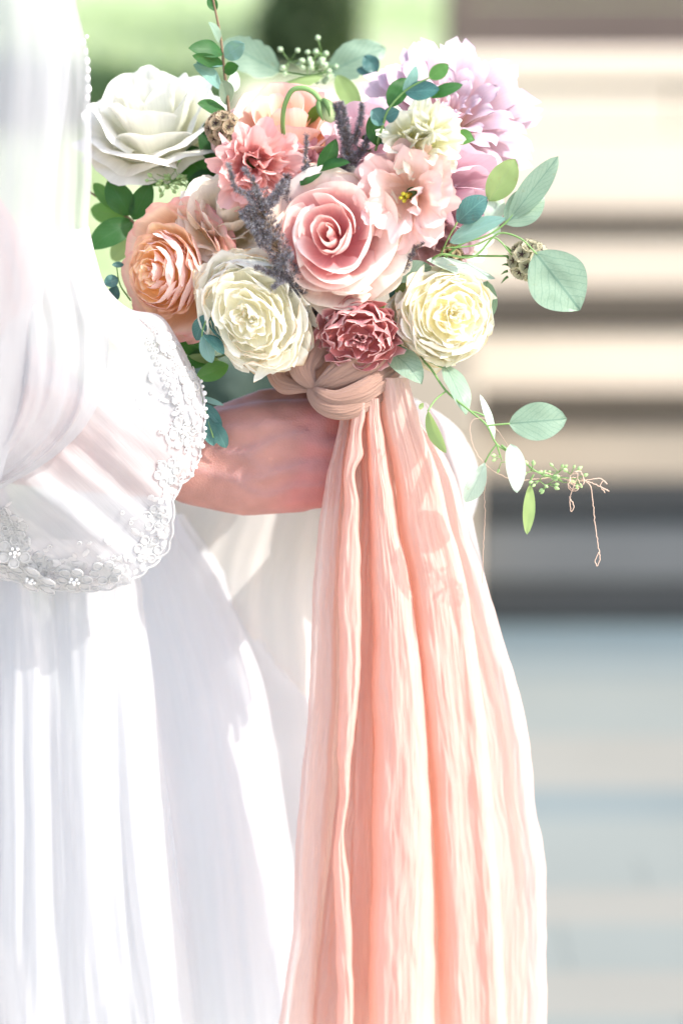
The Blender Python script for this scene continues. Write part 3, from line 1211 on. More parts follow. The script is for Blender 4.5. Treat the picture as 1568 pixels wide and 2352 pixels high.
def strip(name, left, right, Yc, bulge, n, amp, seed, mat=None, nu=34, nv=180, edge=3.0, curl=.012, fan=.35):
    ph = 6 * nz(seed * 1.7, 4.4)

    def ff(u, v):
        g = fan + (1 - fan) * min(1, v * 1.6)
        w = u + .10 * nz(v * 1.7, u, seed)
        return amp * g * .62 * (.55 * math.sin(2 * math.pi * n * .5 * w + ph) + .5 * nz(w * n * 1.1, v * 1.3, seed + 5) + .16 * nz(w * n * 4, v * 3, seed + 9))

    W_ = float(np.mean([p[1] for p in right]) - np.mean([p[1] for p in left]))
    nu = max(nu, int(W_ * .75))

    def dep(u, v, r):
        g_ = .5 + .5 * min(1, v * 3)
        s = abs(2 * u - 1)
        return Yc(r) if False else (Yc[0] + (Yc[1] - Yc[0]) * v - bulge * (.5 + .5 * v) * (1 - s ** 5) + ff(u, v)
                                    + .0016 * nz(u * 4, v * 16, seed) + .0007 * g_ * nz(u * W_ * .055 + .5 * nz(v * 9, seed), v * 7, seed + 2) + .0010 * nz(u * W_ * .16 + .5 * nz(v * 14, seed + 3), v * 24, seed + 6) + curl * s ** 8)
    o = sheet(name, left, right, nu, nv, dep, mat or SILK, silk, edge=edge, seed=seed)
    return o


# back layer, widest
strip('tail', [(905, 800), (960, 792), (1080, 765), (1170, 752), (1320, 738), (1577, 722), (1834, 705), (1988, 695), (2141, 690), (2420, 650)],
      [(880, 905), (960, 930), (1030, 968), (1150, 1005), (1310, 1060), (1500, 1120), (1640, 1160), (1850, 1190), (2420, 1215)],
      (-.026, -.024), .010, 5, .012, 1.3, SILK, 70)
# right-hand sheer outer strip
strip('tail', [(885, 905), (1030, 950), (1150, 975), (1310, 1000), (1500, 1020), (1850, 1070), (2420, 1080)],
      [(885, 930), (960, 962), (1030, 1010), (1090, 1040), (1150, 1058), (1230, 1078), (1310, 1106), (1400, 1134), (1500, 1165), (1640, 1204), (1850, 1230), (1980, 1250), (2130, 1253), (2420, 1254)],
      (-.030, -.040), .010, 2.6, .010, 4.2, SILK_SHEER, 60, 130, 4)
# wide bright strip B
strip('tail', [(868, 868), (960, 880), (1030, 893), (1076, 903), (1200, 915), (1321, 938), (1500, 956), (1700, 976), (1834, 990), (2090, 1002), (2420, 1012)],
      [(868, 936), (900, 944), (960, 962), (1030, 985), (1076, 1002), (1200, 1032), (1321, 1066), (1500, 1094), (1700, 1120), (1834, 1130), (2090, 1152), (2420, 1168)],
      (-.058, -.052), .014, 3.2, .0085, 7.7, SILK, 60)
# narrow inner strips
strip('tail', [(925, 815), (1000, 822), (1076, 832), (1321, 822), (1577, 812), (1834, 804), (2346, 782), (2420, 778)],
      [(925, 862), (1076, 880), (1321, 866), (1577, 862), (1834, 862), (2420, 858)],
      (-.045, -.048), .008, 1.8, .007, 3.9, SILK, 30)
# main front strip A
strip('tail', [(915, 838), (1000, 842), (1076, 845), (1200, 850), (1321, 852), (1450, 858), (1577, 852), (1700, 860), (1834, 854), (2000, 856), (2090, 851), (2420, 849)],
      [(915, 872), (1000, 882), (1076, 893), (1200, 914), (1321, 940), (1450, 958), (1577, 974), (1700, 981), (1834, 988), (2090, 997), (2420, 998)],
      (-.062, -.075), .016, 2.0, .0075, 11.3, SILK, 48)
# leftmost pale flat strip
strip('tail', [(940, 784), (1000, 774), (1080, 752), (1170, 738), (1320, 721), (1577, 710), (1700, 702), (1834, 687), (1988, 677), (2141, 671), (2250, 655), (2346, 640), (2420, 630)],
      [(940, 806), (1000, 802), (1080, 792), (1170, 786), (1320, 776), (1577, 772), (1834, 758), (1988, 746), (2141, 730), (2346, 717), (2420, 712)],
      (-.052, -.060), .007, 1.1, .006, 5.5, SILK_SHEER, 36)
# lower inner folds between the left strip and the front strip
strip('tail', [(1500, 790), (1700, 785), (1834, 772), (2000, 752), (2200, 730), (2420, 708)],
      [(1500, 835), (1700, 836), (1834, 826), (2000, 815), (2200, 806), (2420, 800)],
      (-.048, -.050), .008, 1.4, .007, 9.1, SILK, 30)
# narrow wavy strip in front
strip('tail', [(925, 812), (960, 806), (1000, 798), (1076, 790), (1160, 788), (1321, 779), (1450, 780), (1577, 779), (1700, 776), (1834, 777), (1930, 768), (2000, 764), (2150, 772), (2420, 776)],
      [(925, 842), (960, 838), (990, 832), (1020, 831), (1045, 834), (1076, 818), (1160, 824), (1321, 829), (1450, 829), (1577, 826), (1700, 812), (1834, 800), (1930, 790), (2000, 800), (2150, 808), (2420, 812)],
      (-.070, -.078), .010, 1.2, .006, 2.2, SILK, 34, 150, 4)

# ---- knot: overlapping twisted wraps of the same cloth, shade painted into its colour


def wrap(pts, rad, lobes=7, lamp=.03, twist=3.0, n=56, flat=.8, mat=None):
    """a wrap of gathered cloth along a path of (px, py, Y), radius in reference pixels"""
    P = spath([at(*p) for p in pts], n)
    rr = [curve(list(zip(np.linspace(0, 1, len(rad)), rad)))(i / (n - 1)) * PX for i in range(n)]
    mb = MB()
    mb.tube(P, rr, 84, True, flat, (1, 1, 1), lobes, lamp, twist, ref=(0, -1, 0))
    # gathered creases along the wrap
    for k, v in enumerate(mb.v):
        i, a = k // 84, k % 84
        c = P[i]
        d = (v - c)
        aa = a * .0748
        s = 1 + .10 * nz(math.cos(aa) * 1.6, math.sin(aa) * 1.6 + i * .03, rad[0]) - .13 * max(0, .30 - abs(nz(math.cos(aa) * 2.6 + i * .015, math.sin(aa) * 2.6, rad[0] + 5))) / .30 + .030 * nz(math.cos(aa) * 7, math.sin(aa) * 7, i * .05) + .014 * nz(math.cos(aa) * 16, math.sin(aa) * 16, i * .09)
        mb.v[k] = c + d * s
    mb.uv = [(((k % 84) / 84) * 2, (k // 84) / n) for k in range(len(mb.v))]
    o = mb.build('knot', mat or SILK_SHADED, None)
    o.parent = silk
    o.location = SO
    return o


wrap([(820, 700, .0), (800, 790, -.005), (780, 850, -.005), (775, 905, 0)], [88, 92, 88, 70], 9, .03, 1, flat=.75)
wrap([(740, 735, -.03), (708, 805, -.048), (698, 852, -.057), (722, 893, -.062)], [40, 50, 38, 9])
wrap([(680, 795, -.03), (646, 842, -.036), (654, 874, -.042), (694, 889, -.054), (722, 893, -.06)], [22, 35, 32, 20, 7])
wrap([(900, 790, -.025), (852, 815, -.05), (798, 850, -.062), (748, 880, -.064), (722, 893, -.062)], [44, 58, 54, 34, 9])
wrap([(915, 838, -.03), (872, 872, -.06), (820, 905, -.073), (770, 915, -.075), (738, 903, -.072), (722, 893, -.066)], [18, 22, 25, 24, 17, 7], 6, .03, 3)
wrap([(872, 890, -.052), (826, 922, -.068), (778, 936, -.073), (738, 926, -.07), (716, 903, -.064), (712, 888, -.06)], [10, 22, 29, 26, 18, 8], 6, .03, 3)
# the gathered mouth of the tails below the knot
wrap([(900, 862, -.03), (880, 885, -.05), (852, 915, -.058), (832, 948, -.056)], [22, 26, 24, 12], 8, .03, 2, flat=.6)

# stems inside the wrap
stems = thing('stem_bundle', 'bundle of flower stems bound inside the silk and the hand', 'stems', at(838, 1200, .02))
for k in range(14):
    a, r = k * 2.4, .017 * math.sqrt((k + .5) / 14)
    mb = MB()
    b0 = at(838, 1330, .02) + Vector((math.cos(a) * r * 1.5, math.sin(a) * r * 1.2, .01 * nz(k * 1.7)))
    c0 = at(836, 1030, .02) + Vector((math.cos(a) * r, math.sin(a) * r, 0))
    d0 = at(800, 740, .02) + Vector((math.cos(a) * r * 2.6, math.sin(a) * r * 2.2, 0))
    mb.tube(spath([b0, c0, d0], 14), .0026, 7)
    o = mb.build('stem', STEM_D, None)
    o.parent = stems
    o.location = -stems.location
# ================================================================== FLOWERS
GF = 'flowers in the bouquet'
GS = 'greenery sprigs in the bouquet'


def flower(name, label, px, py, Y, axis, cat='flower', spin=0.0):
    t = thing(name, label, cat, at(px, py, Y), GF)
    q = Vector(axis).normalized().to_track_quat('Z', 'Y')
    t.rotation_mode = 'QUATERNION'
    t.rotation_quaternion = q @ Matrix.Rotation(spin, 4, 'Z').to_quaternion()
    return t


def petal(t, phi, half, base, ctrl, rim, col, nu=15, nv=12, fall=.22, lip=0.0, lipw=.35, ruffle=0.0, rk=5, seed=0.0, spiral=0.0, point=0.0, cup=0.0, wid=None, mat=None, name='petal', lean=0.0, notch=0.0, fr=0.0, skew=0.0, off=(0, 0), sq=1.0):
    """petal swept between base, control and rim (r, z) pairs round the flower axis"""
    vs, cols, uv = [], [], []
    for j in range(nv):
        v = j / (nv - 1)
        for i in range(nu):
            s = 2 * i / (nu - 1) - 1
            a_s = abs(s)
            te = v * (1 - fall * a_s ** 2.2 - .12 * fall * a_s ** 6 + point * (1 - a_s) * v - notch * math.exp(-(s / .22) ** 2) * v)
            b0, b1, b2 = (1 - te) ** 2, 2 * te * (1 - te), te * te
            r = b0 * base[0] + b1 * ctrl[0] + b2 * rim[0]
            z = b0 * base[1] + b1 * ctrl[1] + b2 * rim[1]
            q = max(0, (v - (1 - lipw)) / lipw)
            r += lip * q * q * (1 - .3 * a_s)
            z -= lip * .9 * q ** 2.6
            w = (wid(v) if wid else (.42 + .58 * math.sin(math.pi / 2 * min(1, v * 1.35))))
            r *= 1 + spiral * s
            wob = nz(s * 1.7 + seed, v * 1.6, seed * 1.3)
            r += ruffle * v * v * (.7 * math.sin(rk * s + seed * 3) + .9 * nz(s * rk * .6, seed * 5, v)) + .06 * rim[0] * wob * v
            z += ruffle * .7 * v * v * (math.cos(rk * s * 1.2 + seed * 5) * .6 + nz(s * rk * .7, seed * 9, v * 2))
            if fr:
                e = v ** 5
                fz = nz(s * 13, seed * 3) + .8 * nz(s * 29, seed * 7)
                z += fr * e * fz
                r += fr * e * nz(s * 17, seed * 11 + 4)
            r = r - cup * a_s * a_s * v
            an = phi + s * half * w + lean * v
            z += skew * s * v * v
            vs.append((r * math.cos(an) * sq + off[0] * v, r * math.sin(an) + off[1] * v, z))
            cols.append(col(v, s, nz(s * 2 + seed, v * 3, seed)))
            uv.append((i / (nu - 1), v))
    return mesh_obj(name, vs, grid_faces(nu, nv), mat or PETAL, t, True, cols, uv)


def rose(t, layers, R_, H, col, seed, lipk=1.0, ruffle=.0012, basez=-.55, mat=None, fr=0.0, point=.0, spin0=0.0, nu=15):
    """layers: (count, polar angle of the rim in degrees, half width, lip in R, radius factor)"""
    rs = random.Random(seed)
    ph = spin0
    k = 0
    tot = sum(l[0] for l in layers)
    for li, (n_, th, half, lip, rf) in enumerate(layers):
        ph += .9 + rs.uniform(-.2, .2)
        for i in range(n_):
            phi = ph + 2 * math.pi * i / n_ + rs.uniform(-.16, .16)
            thr = R(th + rs.uniform(-4, 4))
            rr, rz = R_ * rf * math.sin(thr), H * math.cos(thr)
            zb = H * basez
            if th < 42:
                ctrl = (rr * 1.35 + .002, zb + (rz - zb) * .55)
            elif th < 75:
                ctrl = (rr * 1.0, zb + (rz - zb) * .25)
            else:
                ctrl = (rr * .72, zb + (rz - zb) * .05)
            petal(t, phi, half * rs.uniform(.9, 1.1), (.0025, zb), ctrl, (rr, rz * rs.uniform(.96, 1.03)),
                  (lambda v, s, n, li=li, f=k / tot: col(v, s, n, f)), nu=nu, lip=lip * R_ * lipk, ruffle=ruffle * (.3 + th / 90), rk=4 + rs.random() * 3,
                  seed=seed * .37 + k * 1.71, spiral=.10 if th < 60 else .05, mat=mat, fr=fr, fall=.18 + .1 * rs.random(), point=point)
            k += 1
    # calyx below
    mb = MB()
    mb.tube([(0, 0, H * basez - .012), (0, 0, H * basez - .004), (0, 0, H * basez + .004)], [.003, .007, .006], 10)
    mb.build('calyx', STEM_D, t)


def gold(t, n_, R_, H, col, seed,  th0=4, th1=100, half=(1.0, .42), ruffle=.0016, fr=.0, mat=None, basez=-.6, pw=.62, lip=.05, jit=.12, curl=0.0, depth=.62):
    """many-petalled rosette: petals by the golden angle over a dome"""
    rs = random.Random(seed)
    for i in range(9):
        # folded heart petals close the middle
        th = R(2.5 + i * 1.1)
        rr, rz = R_ * math.sin(th), H * (1.0 - .02 * rs.random())
        petal(t, i * 2.2 + rs.uniform(-.4, .4), 1.15, (.001, rz - .5 * H), (rr * 1.1 + .0015, rz - .25 * H), (rr, rz), (lambda v, s, n: col(max(v, .35), s, n, 0)), nu=11, nv=8,
              lip=.05 * R_, ruffle=ruffle * .8, rk=5, seed=seed + i * 2.9, mat=mat, fr=fr * .6, spiral=.3, skew=rs.uniform(-.003, .003))
    hb = MB()
    hb.ball((0, 0, -.02 * H), .62 * R_, 16, 10, col=col(.3, 0, 0, .2), sz=.95 * H / R_)
    hb.build('heart', mat or PETAL, t)
    for i in range(n_):
        f = (i + .5) / n_
        th = R(th0 + (th1 - th0) * f ** pw)
        phi = i * 2.39996 + rs.uniform(-.25, .25)
        rr = R_ * math.sin(th) * rs.uniform(1 - jit, 1 + jit * .4)
        rz = H * math.cos(th) * rs.uniform(1 - jit, 1 + jit * .3)
        zb = max(H * basez, rz - depth * H)
        hw = half[0] + (half[1] - half[0]) * f
        if f < .45:
            ctrl = (rr * 1.3 + .002, zb + (rz - zb) * .5)
        else:
            ctrl = (rr * 1.02, zb + (rz - zb) * .12)
        petal(t, phi, hw, (.003 + rr * .3, zb), ctrl, (rr, rz), (lambda v, s, n, f=f: col(v, s, n, f)), nu=13, nv=10,
              lip=lip * R_ * rs.uniform(-.2, 1.2), lipw=.3, ruffle=ruffle * rs.uniform(.6, 1.5), rk=5, seed=seed + i * 1.37, spiral=rs.uniform(-.15, .15), mat=mat, fr=fr, fall=.13, cup=curl * R_, skew=rs.uniform(-.002, .002))
    mb = MB()
    mb.tube([(0, 0, H * basez - .012), (0, 0, H * basez - .004), (0, 0, H * basez + .004)], [.003, .008, .007], 10)
    mb.build('calyx', STEM_D, t)


LIFT = .42


def lift(c):
    c = [x + (.93 - x) * LIFT if x < .93 else x for x in c]
    m = sum(c) / 3
    return tuple(max(.02, min(.95, m + (x - m) * 1.3)) for x in c)


def grad(*st, raw=False):
    st = [(v, c if raw else lift(c)) for v, c in st]

    """colour along v from [(v, rgb)]"""
    def f(v):
        for (a, ca), (b, cb) in zip(st, st[1:]):
            if v <= b:
                return mixc(ca, cb, (v - a) / (b - a + 1e-6))
        return st[-1][1]
    return f


def hero(t, R_, H, col, seed):
    """open rose: a slit heart of folded petals, then broad petals by the golden angle"""
    rs = random.Random(seed)
    # (azimuth, rim angle, half width, rim radius factor, height factor, lip)
    spec = [(0.3, 4, 1.7, 1, 1.02, .0), (2.2, 6, 1.6, 1, 1.02, .01), (4.2, 8, 1.5, 1, 1.03, .02), (1.2, 11, 1.35, 1, 1.03, .03), (3.4, 13, 1.3, 1, 1.03, .04), (5.4, 15, 1.2, 1, 1.02, .06)]
    for i in range(32):
        f = (i + .5) / 32
        spec.append((i * 2.39996 + rs.uniform(-.45, .45), 17 + 76 * f ** .92 + rs.uniform(-6, 6) * (1 - .4 * f), 1.18 - .46 * f + rs.uniform(-.22, .22), 1 + rs.uniform(-.06, .03), 1 + rs.uniform(-.08, .05), (.06 + .11 * math.sin(math.pi * f)) * rs.uniform(.3, 1.7)))
    tot = len(spec)
    zb = -.55 * H
    for k, (phi, th, half, rf, hf, lip) in enumerate(spec):
        rr, rz = R_ * rf * math.sin(R(th)), H * hf * math.cos(R(th))
        zb = max(-.55 * H, rz - .95 * H)
        if th < 42:
            ctrl = (rr * 1.45 + .002, zb + (rz - zb) * .6)
        elif th < 75:
            ctrl = (rr * 1.02, zb + (rz - zb) * .28)
        else:
            ctrl = (rr * .72, zb + (rz - zb) * .10)
        petal(t, phi, half, (.0025, zb), ctrl, (rr, rz), (lambda v, s_, n, f=k / tot: col(v, s_, n, f)), nu=21, nv=14, lip=lip * R_, lipw=.4,
              skew=rs.uniform(-.005, .005), off=(-.004 * (1 - k / tot), .006 * (1 - k / tot)), sq=.78 + .22 * min(1, k / tot * 1.6), ruffle=.0012 + .0022 * k / tot, rk=3.5 + rs.random() * 2, seed=seed + k * 1.71, spiral=.13 if th < 60 else .06, fall=.16 + .16 * rs.random(), point=.05 * rs.random())
    zb = -.55 * H
    mb = MB()
    mb.tube([(0, 0, zb), (0, 0, zb + .4 * (H - zb)), (0, 0, zb + .86 * (H - zb))], [.004, .005, .0015], 10, col=col(.5, 0, 0, 0))
    mb.build('heart', PETAL, t)
    mb = MB()
    mb.tube([(0, 0, zb - .012), (0, 0, zb - .004), (0, 0, zb + .004)], [.003, .007, .006], 10)
    mb.build('calyx', STEM_D, t)


# 1 central blush rose -------------------------------------------------
gi = grad((0, lin(224, 130, 138)), (.5, lin(244, 192, 190)), (.8, lin(250, 224, 218)), (1, lin(252, 236, 228)), raw=True)
go = grad((0, lin(238, 176, 156)), (.45, lin(246, 210, 194)), (.85, lin(248, 228, 208)), (1, lin(244, 238, 212)))


def c1(v, s, n, f):
    a, b = gi(v), go(v)
    return mixc(mixc(a, b, max(0, min(1, (f - .35) * 2.2))), lin(240, 224, 214), .25 * max(0, n))


t = flower('blush_rose', 'large blush pink rose with cream outer petals at the front centre of the bouquet', 772, 556, -.055, (-.10, -1, .20))
hero(t, .0505, .044, c1, 11)

# 2 white rose, upper left --------------------------------------------
gw = grad((0, lin(230, 228, 198)), (.5, lin(238, 238, 224)), (1, lin(241, 242, 236)), raw=True)
t = flower('white_rose', 'big open white rose leaning beside the veil at the upper left', 352, 268, .075, (-.16, -.40, .90))
rose(t, [(3, 8, 1.5, .03, 1), (3, 18, 1.1, .08, 1), (3, 32, 1.1, .14, 1), (4, 50, 1.0, .2, 1), (4, 70, .95, .25, 1), (4, 88, .95, .28, 1), (3, 104, 1.0, .3, 1.0)],
     .050, .040, lambda v, s, n, f: mixc(gw(v), lin(226, 222, 198), .2 * f), 23, ruffle=.004, nu=19, basez=-.95)

def two_sided(name, back):
    """petal whose outer face has a colour of its own"""
    m = PETAL.copy()
    m.name = name
    n, l = m.node_tree.nodes, m.node_tree.links
    g = n.new('ShaderNodeNewGeometry')
    mx = n.new('ShaderNodeMix')
    mx.data_type = 'RGBA'
    at_ = [x for x in n if x.type == 'ATTRIBUTE'][0]
    tgt = [k.to_socket for k in at_.outputs['Color'].links]
    mx.inputs[6].default_value = (*back, 1)
    l.new(at_.outputs['Color'], mx.inputs[7])
    l.new(g.outputs['Backfacing'], mx.inputs[0])
    for k in tgt:
        l.new(mx.outputs[2], k)
    return m


PETAL_PEACH = two_sided('petal_peach', lin(252, 222, 214))
# 3 peach garden rose, left -------------------------------------------
gp = grad((0, lin(255, 200, 112)), (.55, lin(254, 216, 154)), (.9, lin(254, 228, 192)), (1, lin(252, 212, 188)), raw=True)
gpo = grad((0, lin(254, 220, 176)), (.5, lin(254, 230, 212)), (.93, lin(254, 234, 228)), (1, lin(242, 170, 184)), raw=True)
t = flower('peach_garden_rose', 'ruffled peach and pink garden rose turned towards the white sleeve', 402, 622, -.015, (-.66, -.75, .06))
rs_ = random.Random(5)
gold(t, 38, .037, .032, lambda v, s, n, f: mixc(gp(v), lin(254, 196, 110), .4 * max(0, n)), 31, 5, 70, (1.15, .8), .0026, .0012, PETAL_PEACH, lip=.08, depth=.5)
rose(t, [(5, 68, .75, .10, .96), (5, 78, .75, .10, 1.0), (5, 88, .75, .12, 1.0), (5, 98, .8, .16, .97), (4, 108, .85, .2, .92)],
     .050, .036, lambda v, s, n, f: mixc(gp(v), gpo(v), .25 + .5 * f), 33, ruffle=.0026, basez=-.85, nu=19, fr=.0012, mat=PETAL_PEACH)

# 4 cream cabbage rose, lower left of centre ---------------------------
gc = grad((0, lin(248, 243, 212)), (.5, lin(250, 247, 230)), (.93, lin(250, 248, 236)), (1, lin(222, 192, 150)), raw=True)
t = flower('cream_cabbage_rose', 'cream cabbage rose with browned petal edges just above the silk knot', 584, 712, -.055, (-.12, -1, -.06), spin=.6)


def c4(v, s, n, f):
    c = gc(v)
    if v > .93 and n < .05:
        c = gc(.9)
    return c


gold(t, 104, .0385, .040, c4, 41, 7, 106, (.95, .52), .0026, .0013, PETAL, lip=.09, jit=.14, depth=.40)
t.scale = (.95, 1.22, 1)

# 5 cream rose, lower right -------------------------------------------
gy = grad((0, lin(250, 242, 190)), (.5, lin(251, 247, 224)), (.93, lin(251, 248, 236)), (1, lin(238, 218, 176)), raw=True)
t = flower('ivory_garden_rose', 'full ivory garden rose with yellow heart at the right below the pale leaf', 1017, 724, -.05, (.30, -1, .20))
gold(t, 104, .0355, .036, lambda v, s, n, f: gy(v) if n > 0 else gy(min(v, .9)), 52, 7, 106, (.95, .52), .0024, .0012, lip=.09, jit=.12, depth=.40)

# 6 dusty mauve rose ---------------------------------------------------
gm = grad((0, lin(178, 88, 80)), (.5, lin(204, 122, 116)), (.86, lin(212, 140, 142)), (1, lin(236, 204, 196)), raw=True)
t = flower('dusty_mauve_rose', 'small crumpled mauve pink rose hanging over the knot of the silk', 826, 766, -.064, (-.02, -1, -.10))
gold(t, 44, .0305, .026, lambda v, s, n, f: mixc(gm(v), lin(170, 104, 130), .5 * max(0, n)), 63, 8, 100, (.85, .52), .0036, .0016, PETAL_DRY, lip=.05, jit=.18, depth=.46)
t.scale = (1.05, .86, 1)


# 7-9 lisianthus -------------------------------------------------------
def lisianthus(t, n_rings, R_, H, col, seed, fr=.0024, ruffle=.0062, stamen=True):
    rs = random.Random(seed)
    k = 0
    for li, (n_, th, half, rf) in enumerate(n_rings):
        ph = rs.uniform(0, 6)
        for i in range(n_):
            thr = R(th + rs.uniform(-15, 13))
            rr, rz = R_ * rf * math.sin(thr), H * math.cos(thr)
            zb = -.75 * H
            petal(t, ph + 2 * math.pi * i / n_ + rs.uniform(-.2, .2), half, (.004, zb), (rr * (.55 if th > 50 else .95), zb + (rz - zb) * .45), (rr, rz),
                  (lambda v, s, n, f=k: col(v, s, n, f)), nu=27, nv=14, lip=.10 * R_, ruffle=ruffle, rk=6, seed=seed + k * 2.13, fr=fr, fall=.2, spiral=rs.uniform(-.08, .08))
            k += 1
    if stamen:
        sm = MB()
        for i in range(4):
            a = i * 1.4 + .5
            sm.tube([(0, 0, -.6 * H), (math.cos(a) * .002, math.sin(a) * .002, -.02 * H), (math.cos(a) * .0028, math.sin(a) * .0028, .08 * H)], [.0012, .0011, .0010], 6)
            sm.ball((math.cos(a) * .0026, math.sin(a) * .0026, .10 * H), .0017, 7, 5, sz=1.2)
        sm.build('stamen', simple('stamen_yellow', lin(186, 182, 60), .6, .2), t)
    mb = MB()
    mb.tube([(0, 0, -H * .95), (0, 0, -H * .8), (0, 0, -H * .7)], [.002, .005, .005], 8)
    mb.build('calyx', STEM_D, t)


gl = grad((0, lin(196, 70, 92)), (.35, lin(226, 128, 128)), (.75, lin(240, 176, 166)), (1, lin(238, 168, 160)))
t = flower('pink_lisianthus', 'coral pink ruffled lisianthus left of the blush rose', 592, 384, -.035, (.22, -1, -.05))
lisianthus(t, [(3, 8, 1.1, .8), (3, 26, .85, .8), (4, 42, .85, .95), (4, 62, .8, 1), (5, 80, .75, 1.0), (5, 96, .7, .95)], .0325, .034,
           lambda v, s, n, f: mixc(gl(v), lin(246, 212, 204), .5 * max(0, n) + .3), 71, stamen=False)
gl2 = grad((0, lin(226, 170, 110)), (.3, lin(240, 198, 174)), (.8, lin(244, 214, 206)), (1, lin(240, 192, 184)))
t = flower('blush_lisianthus', 'pale blush ruffled lisianthus with yellow stamens upper right of the blush rose', 930, 452, -.068, (-.25, -1, .0))
lisianthus(t, [(2, 36, .95, .85), (3, 56, 1.0, .95), (4, 74, .95, 1), (4, 90, .9, 1.0), (3, 104, .9, .9)], .0365, .034,
           lambda v, s, n, f: mixc(gl2(v), lin(240, 176, 160), .5 * max(0, -n) * v), 83)
gl3 = grad((0, lin(214, 214, 120)), (.4, lin(236, 234, 190)), (1, lin(241, 240, 222)))
t = flower('ivory_lisianthus', 'ivory frilled lisianthus resting on the pink dahlia', 968, 318, -.058, (.25, -1, .25))
lisianthus(t, [(3, 8, 1.1, .9), (3, 22, .9, .85), (4, 38, .85, .95), (4, 58, .8, 1), (5, 78, .75, .98), (4, 94, .75, .9)], .0285, .036,
           lambda v, s, n, f: mixc(gl3(v), lin(228, 226, 150), .3 * max(0, -n)), 91, stamen=False)

# 10 dahlia ------------------------------------------------------------
gd = grad((0, lin(222, 192, 160)), (.4, lin(222, 192, 194)), (1, lin(212, 190, 204)), raw=True)
t = flower('pink_dahlia', 'large pale lilac pink dahlia with pointed petals at the upper right', 1036, 268, .045, (.16, -.80, .72))
rs_ = random.Random(3)
k = 0
for (n_, th, rf, half) in ((6, 10, .5, .6), (7, 22, .60, .46), (8, 36, .72, .40), (9, 50, .84, .34), (10, 65, .94, .31), (10, 79, 1.0, .29), (10, 92, 1.0, .28)):
    ph = rs_.uniform(0, 6)
    for i in range(n_):
        thr = R(th + rs_.uniform(-5, 5))
        sc = rs_.uniform(.9, 1.06)
        rr, rz = .066 * rf * math.sin(thr) * sc, .050 * rf * math.cos(thr)
        petal(t, ph + 2 * math.pi * i / n_ + rs_.uniform(-.1, .1), half, (.005, -.022), (rr * .55, -.010 + rz * .75), (rr, rz), lambda v, s, n: mixc(gd(v), lin(222, 204, 196), .5 * max(0, n)),
              nu=9, nv=14, fall=.02, wid=lambda v: .35 + .75 * math.sin(math.pi * min(1, .12 + v * .86)) ** .8 if v < .97 else .16, cup=-.006 if th > 40 else .0, ruffle=.0016, rk=3, seed=k * 1.3, point=.0, lip=.004)
        k += 1

# 11 white rose behind -------------------------------------------------
t = flower('cream_white_rose', 'soft cream white rose tucked between the peach rose and the lavender spray', 520, 500, -.008, (.05, -.8, .6))
rose(t, [(3, 12, 1.4, .04, 1), (4, 28, 1.0, .1, 1), (4, 46, .95, .14, 1), (5, 66, .85, .16, 1), (5, 86, .8, .2, 1), (4, 102, .85, .2, .95)],
     .034, .034, lambda v, s, n, f: mixc(gw(v), lin(252, 244, 226), .7), 103, ruffle=.003)

# 12 peach rose at the back --------------------------------------------
gb_ = grad((0, lin(236, 144, 70)), (.5, lin(238, 176, 120)), (.9, lin(238, 198, 170)), (1, lin(226, 172, 160)))
t = flower('peach_rose', 'wide peach rose seen from the side behind the nodding bud', 662, 300, .03, (-.05, -.50, .86))
rose(t, [(3, 14, 1.4, .04, 1), (4, 30, 1.0, .1, 1), (5, 50, .9, .16, 1), (5, 70, .85, .2, 1), (6, 88, .8, .25, 1.0), (5, 102, .8, .2, .95)],
     .049, .034, lambda v, s, n, f: mixc(gb_(v), lin(240, 206, 196), .2 * f), 117, ruffle=.003, basez=-.8)

# 13/14 mauve roses between --------------------------------------------
gv = grad((0, lin(160, 92, 122)), (.5, lin(198, 146, 168)), (1, lin(222, 184, 200)))
t = flower('lilac_rose', 'lilac pink rose partly hidden under the dahlia at the right', 1052, 452, -.015, (.5, -.85, .0))
rose(t, [(3, 14, 1.3, .04, 1), (4, 36, 1.0, .1, 1), (4, 60, .9, .14, 1), (5, 84, .8, .16, 1), (5, 104, .8, .2, .95)],
     .036, .036, lambda v, s, n, f: mixc(gv(v), lin(228, 176, 178), .4 * f), 131, ruffle=.003)
t = flower('dusky_lilac_rose', 'dusky lilac petals of a rose half hidden behind the pink lisianthus', 668, 398, .0, (.1, -.9, .3))
rose(t, [(3, 20, 1.2, .06, 1), (4, 50, .95, .1, 1), (5, 80, .8, .16, 1), (4, 100, .8, .2, .95)],
     .028, .030, lambda v, s, n, f: mixc(gv(v), lin(178, 96, 118), .35), 139, ruffle=.003)
t = flower('mauve_rose', 'pale mauve rose showing between the lavender sprig and the ivory lisianthus', 838, 318, .005, (.0, -.9, .4))
rose(t, [(3, 20, 1.2, .06, 1), (4, 50, .95, .1, 1), (5, 80, .8, .16, 1), (4, 100, .8, .2, .95)],
     .028, .030, lambda v, s, n, f: mixc(gv(v), lin(236, 206, 208), .5), 149, ruffle=.003)
t = flower('dusty_pink_rose', 'dusty pink rose behind the blush lisianthus beside the blue leaves', 1000, 536, -.012, (.35, -.9, -.1))
rose(t, [(3, 20, 1.2, .06, 1), (4, 48, .95, .1, 1), (5, 76, .8, .16, 1), (5, 98, .8, .2, .95)],
     .030, .030, lambda v, s, n, f: mixc(gv(v), lin(232, 196, 194), .7), 157, ruffle=.003)
t = flower('small_white_rose', 'small creamy white flower peeping out behind the blue leaves at the right', 1070, 545, .015, (.5, -.8, .2))
rose(t, [(3, 20, 1.2, .06, 1), (4, 55, .95, .1, 1), (5, 85, .8, .16, 1)],
     .020, .020, lambda v, s, n, f: gw(v), 167, ruffle=.002)

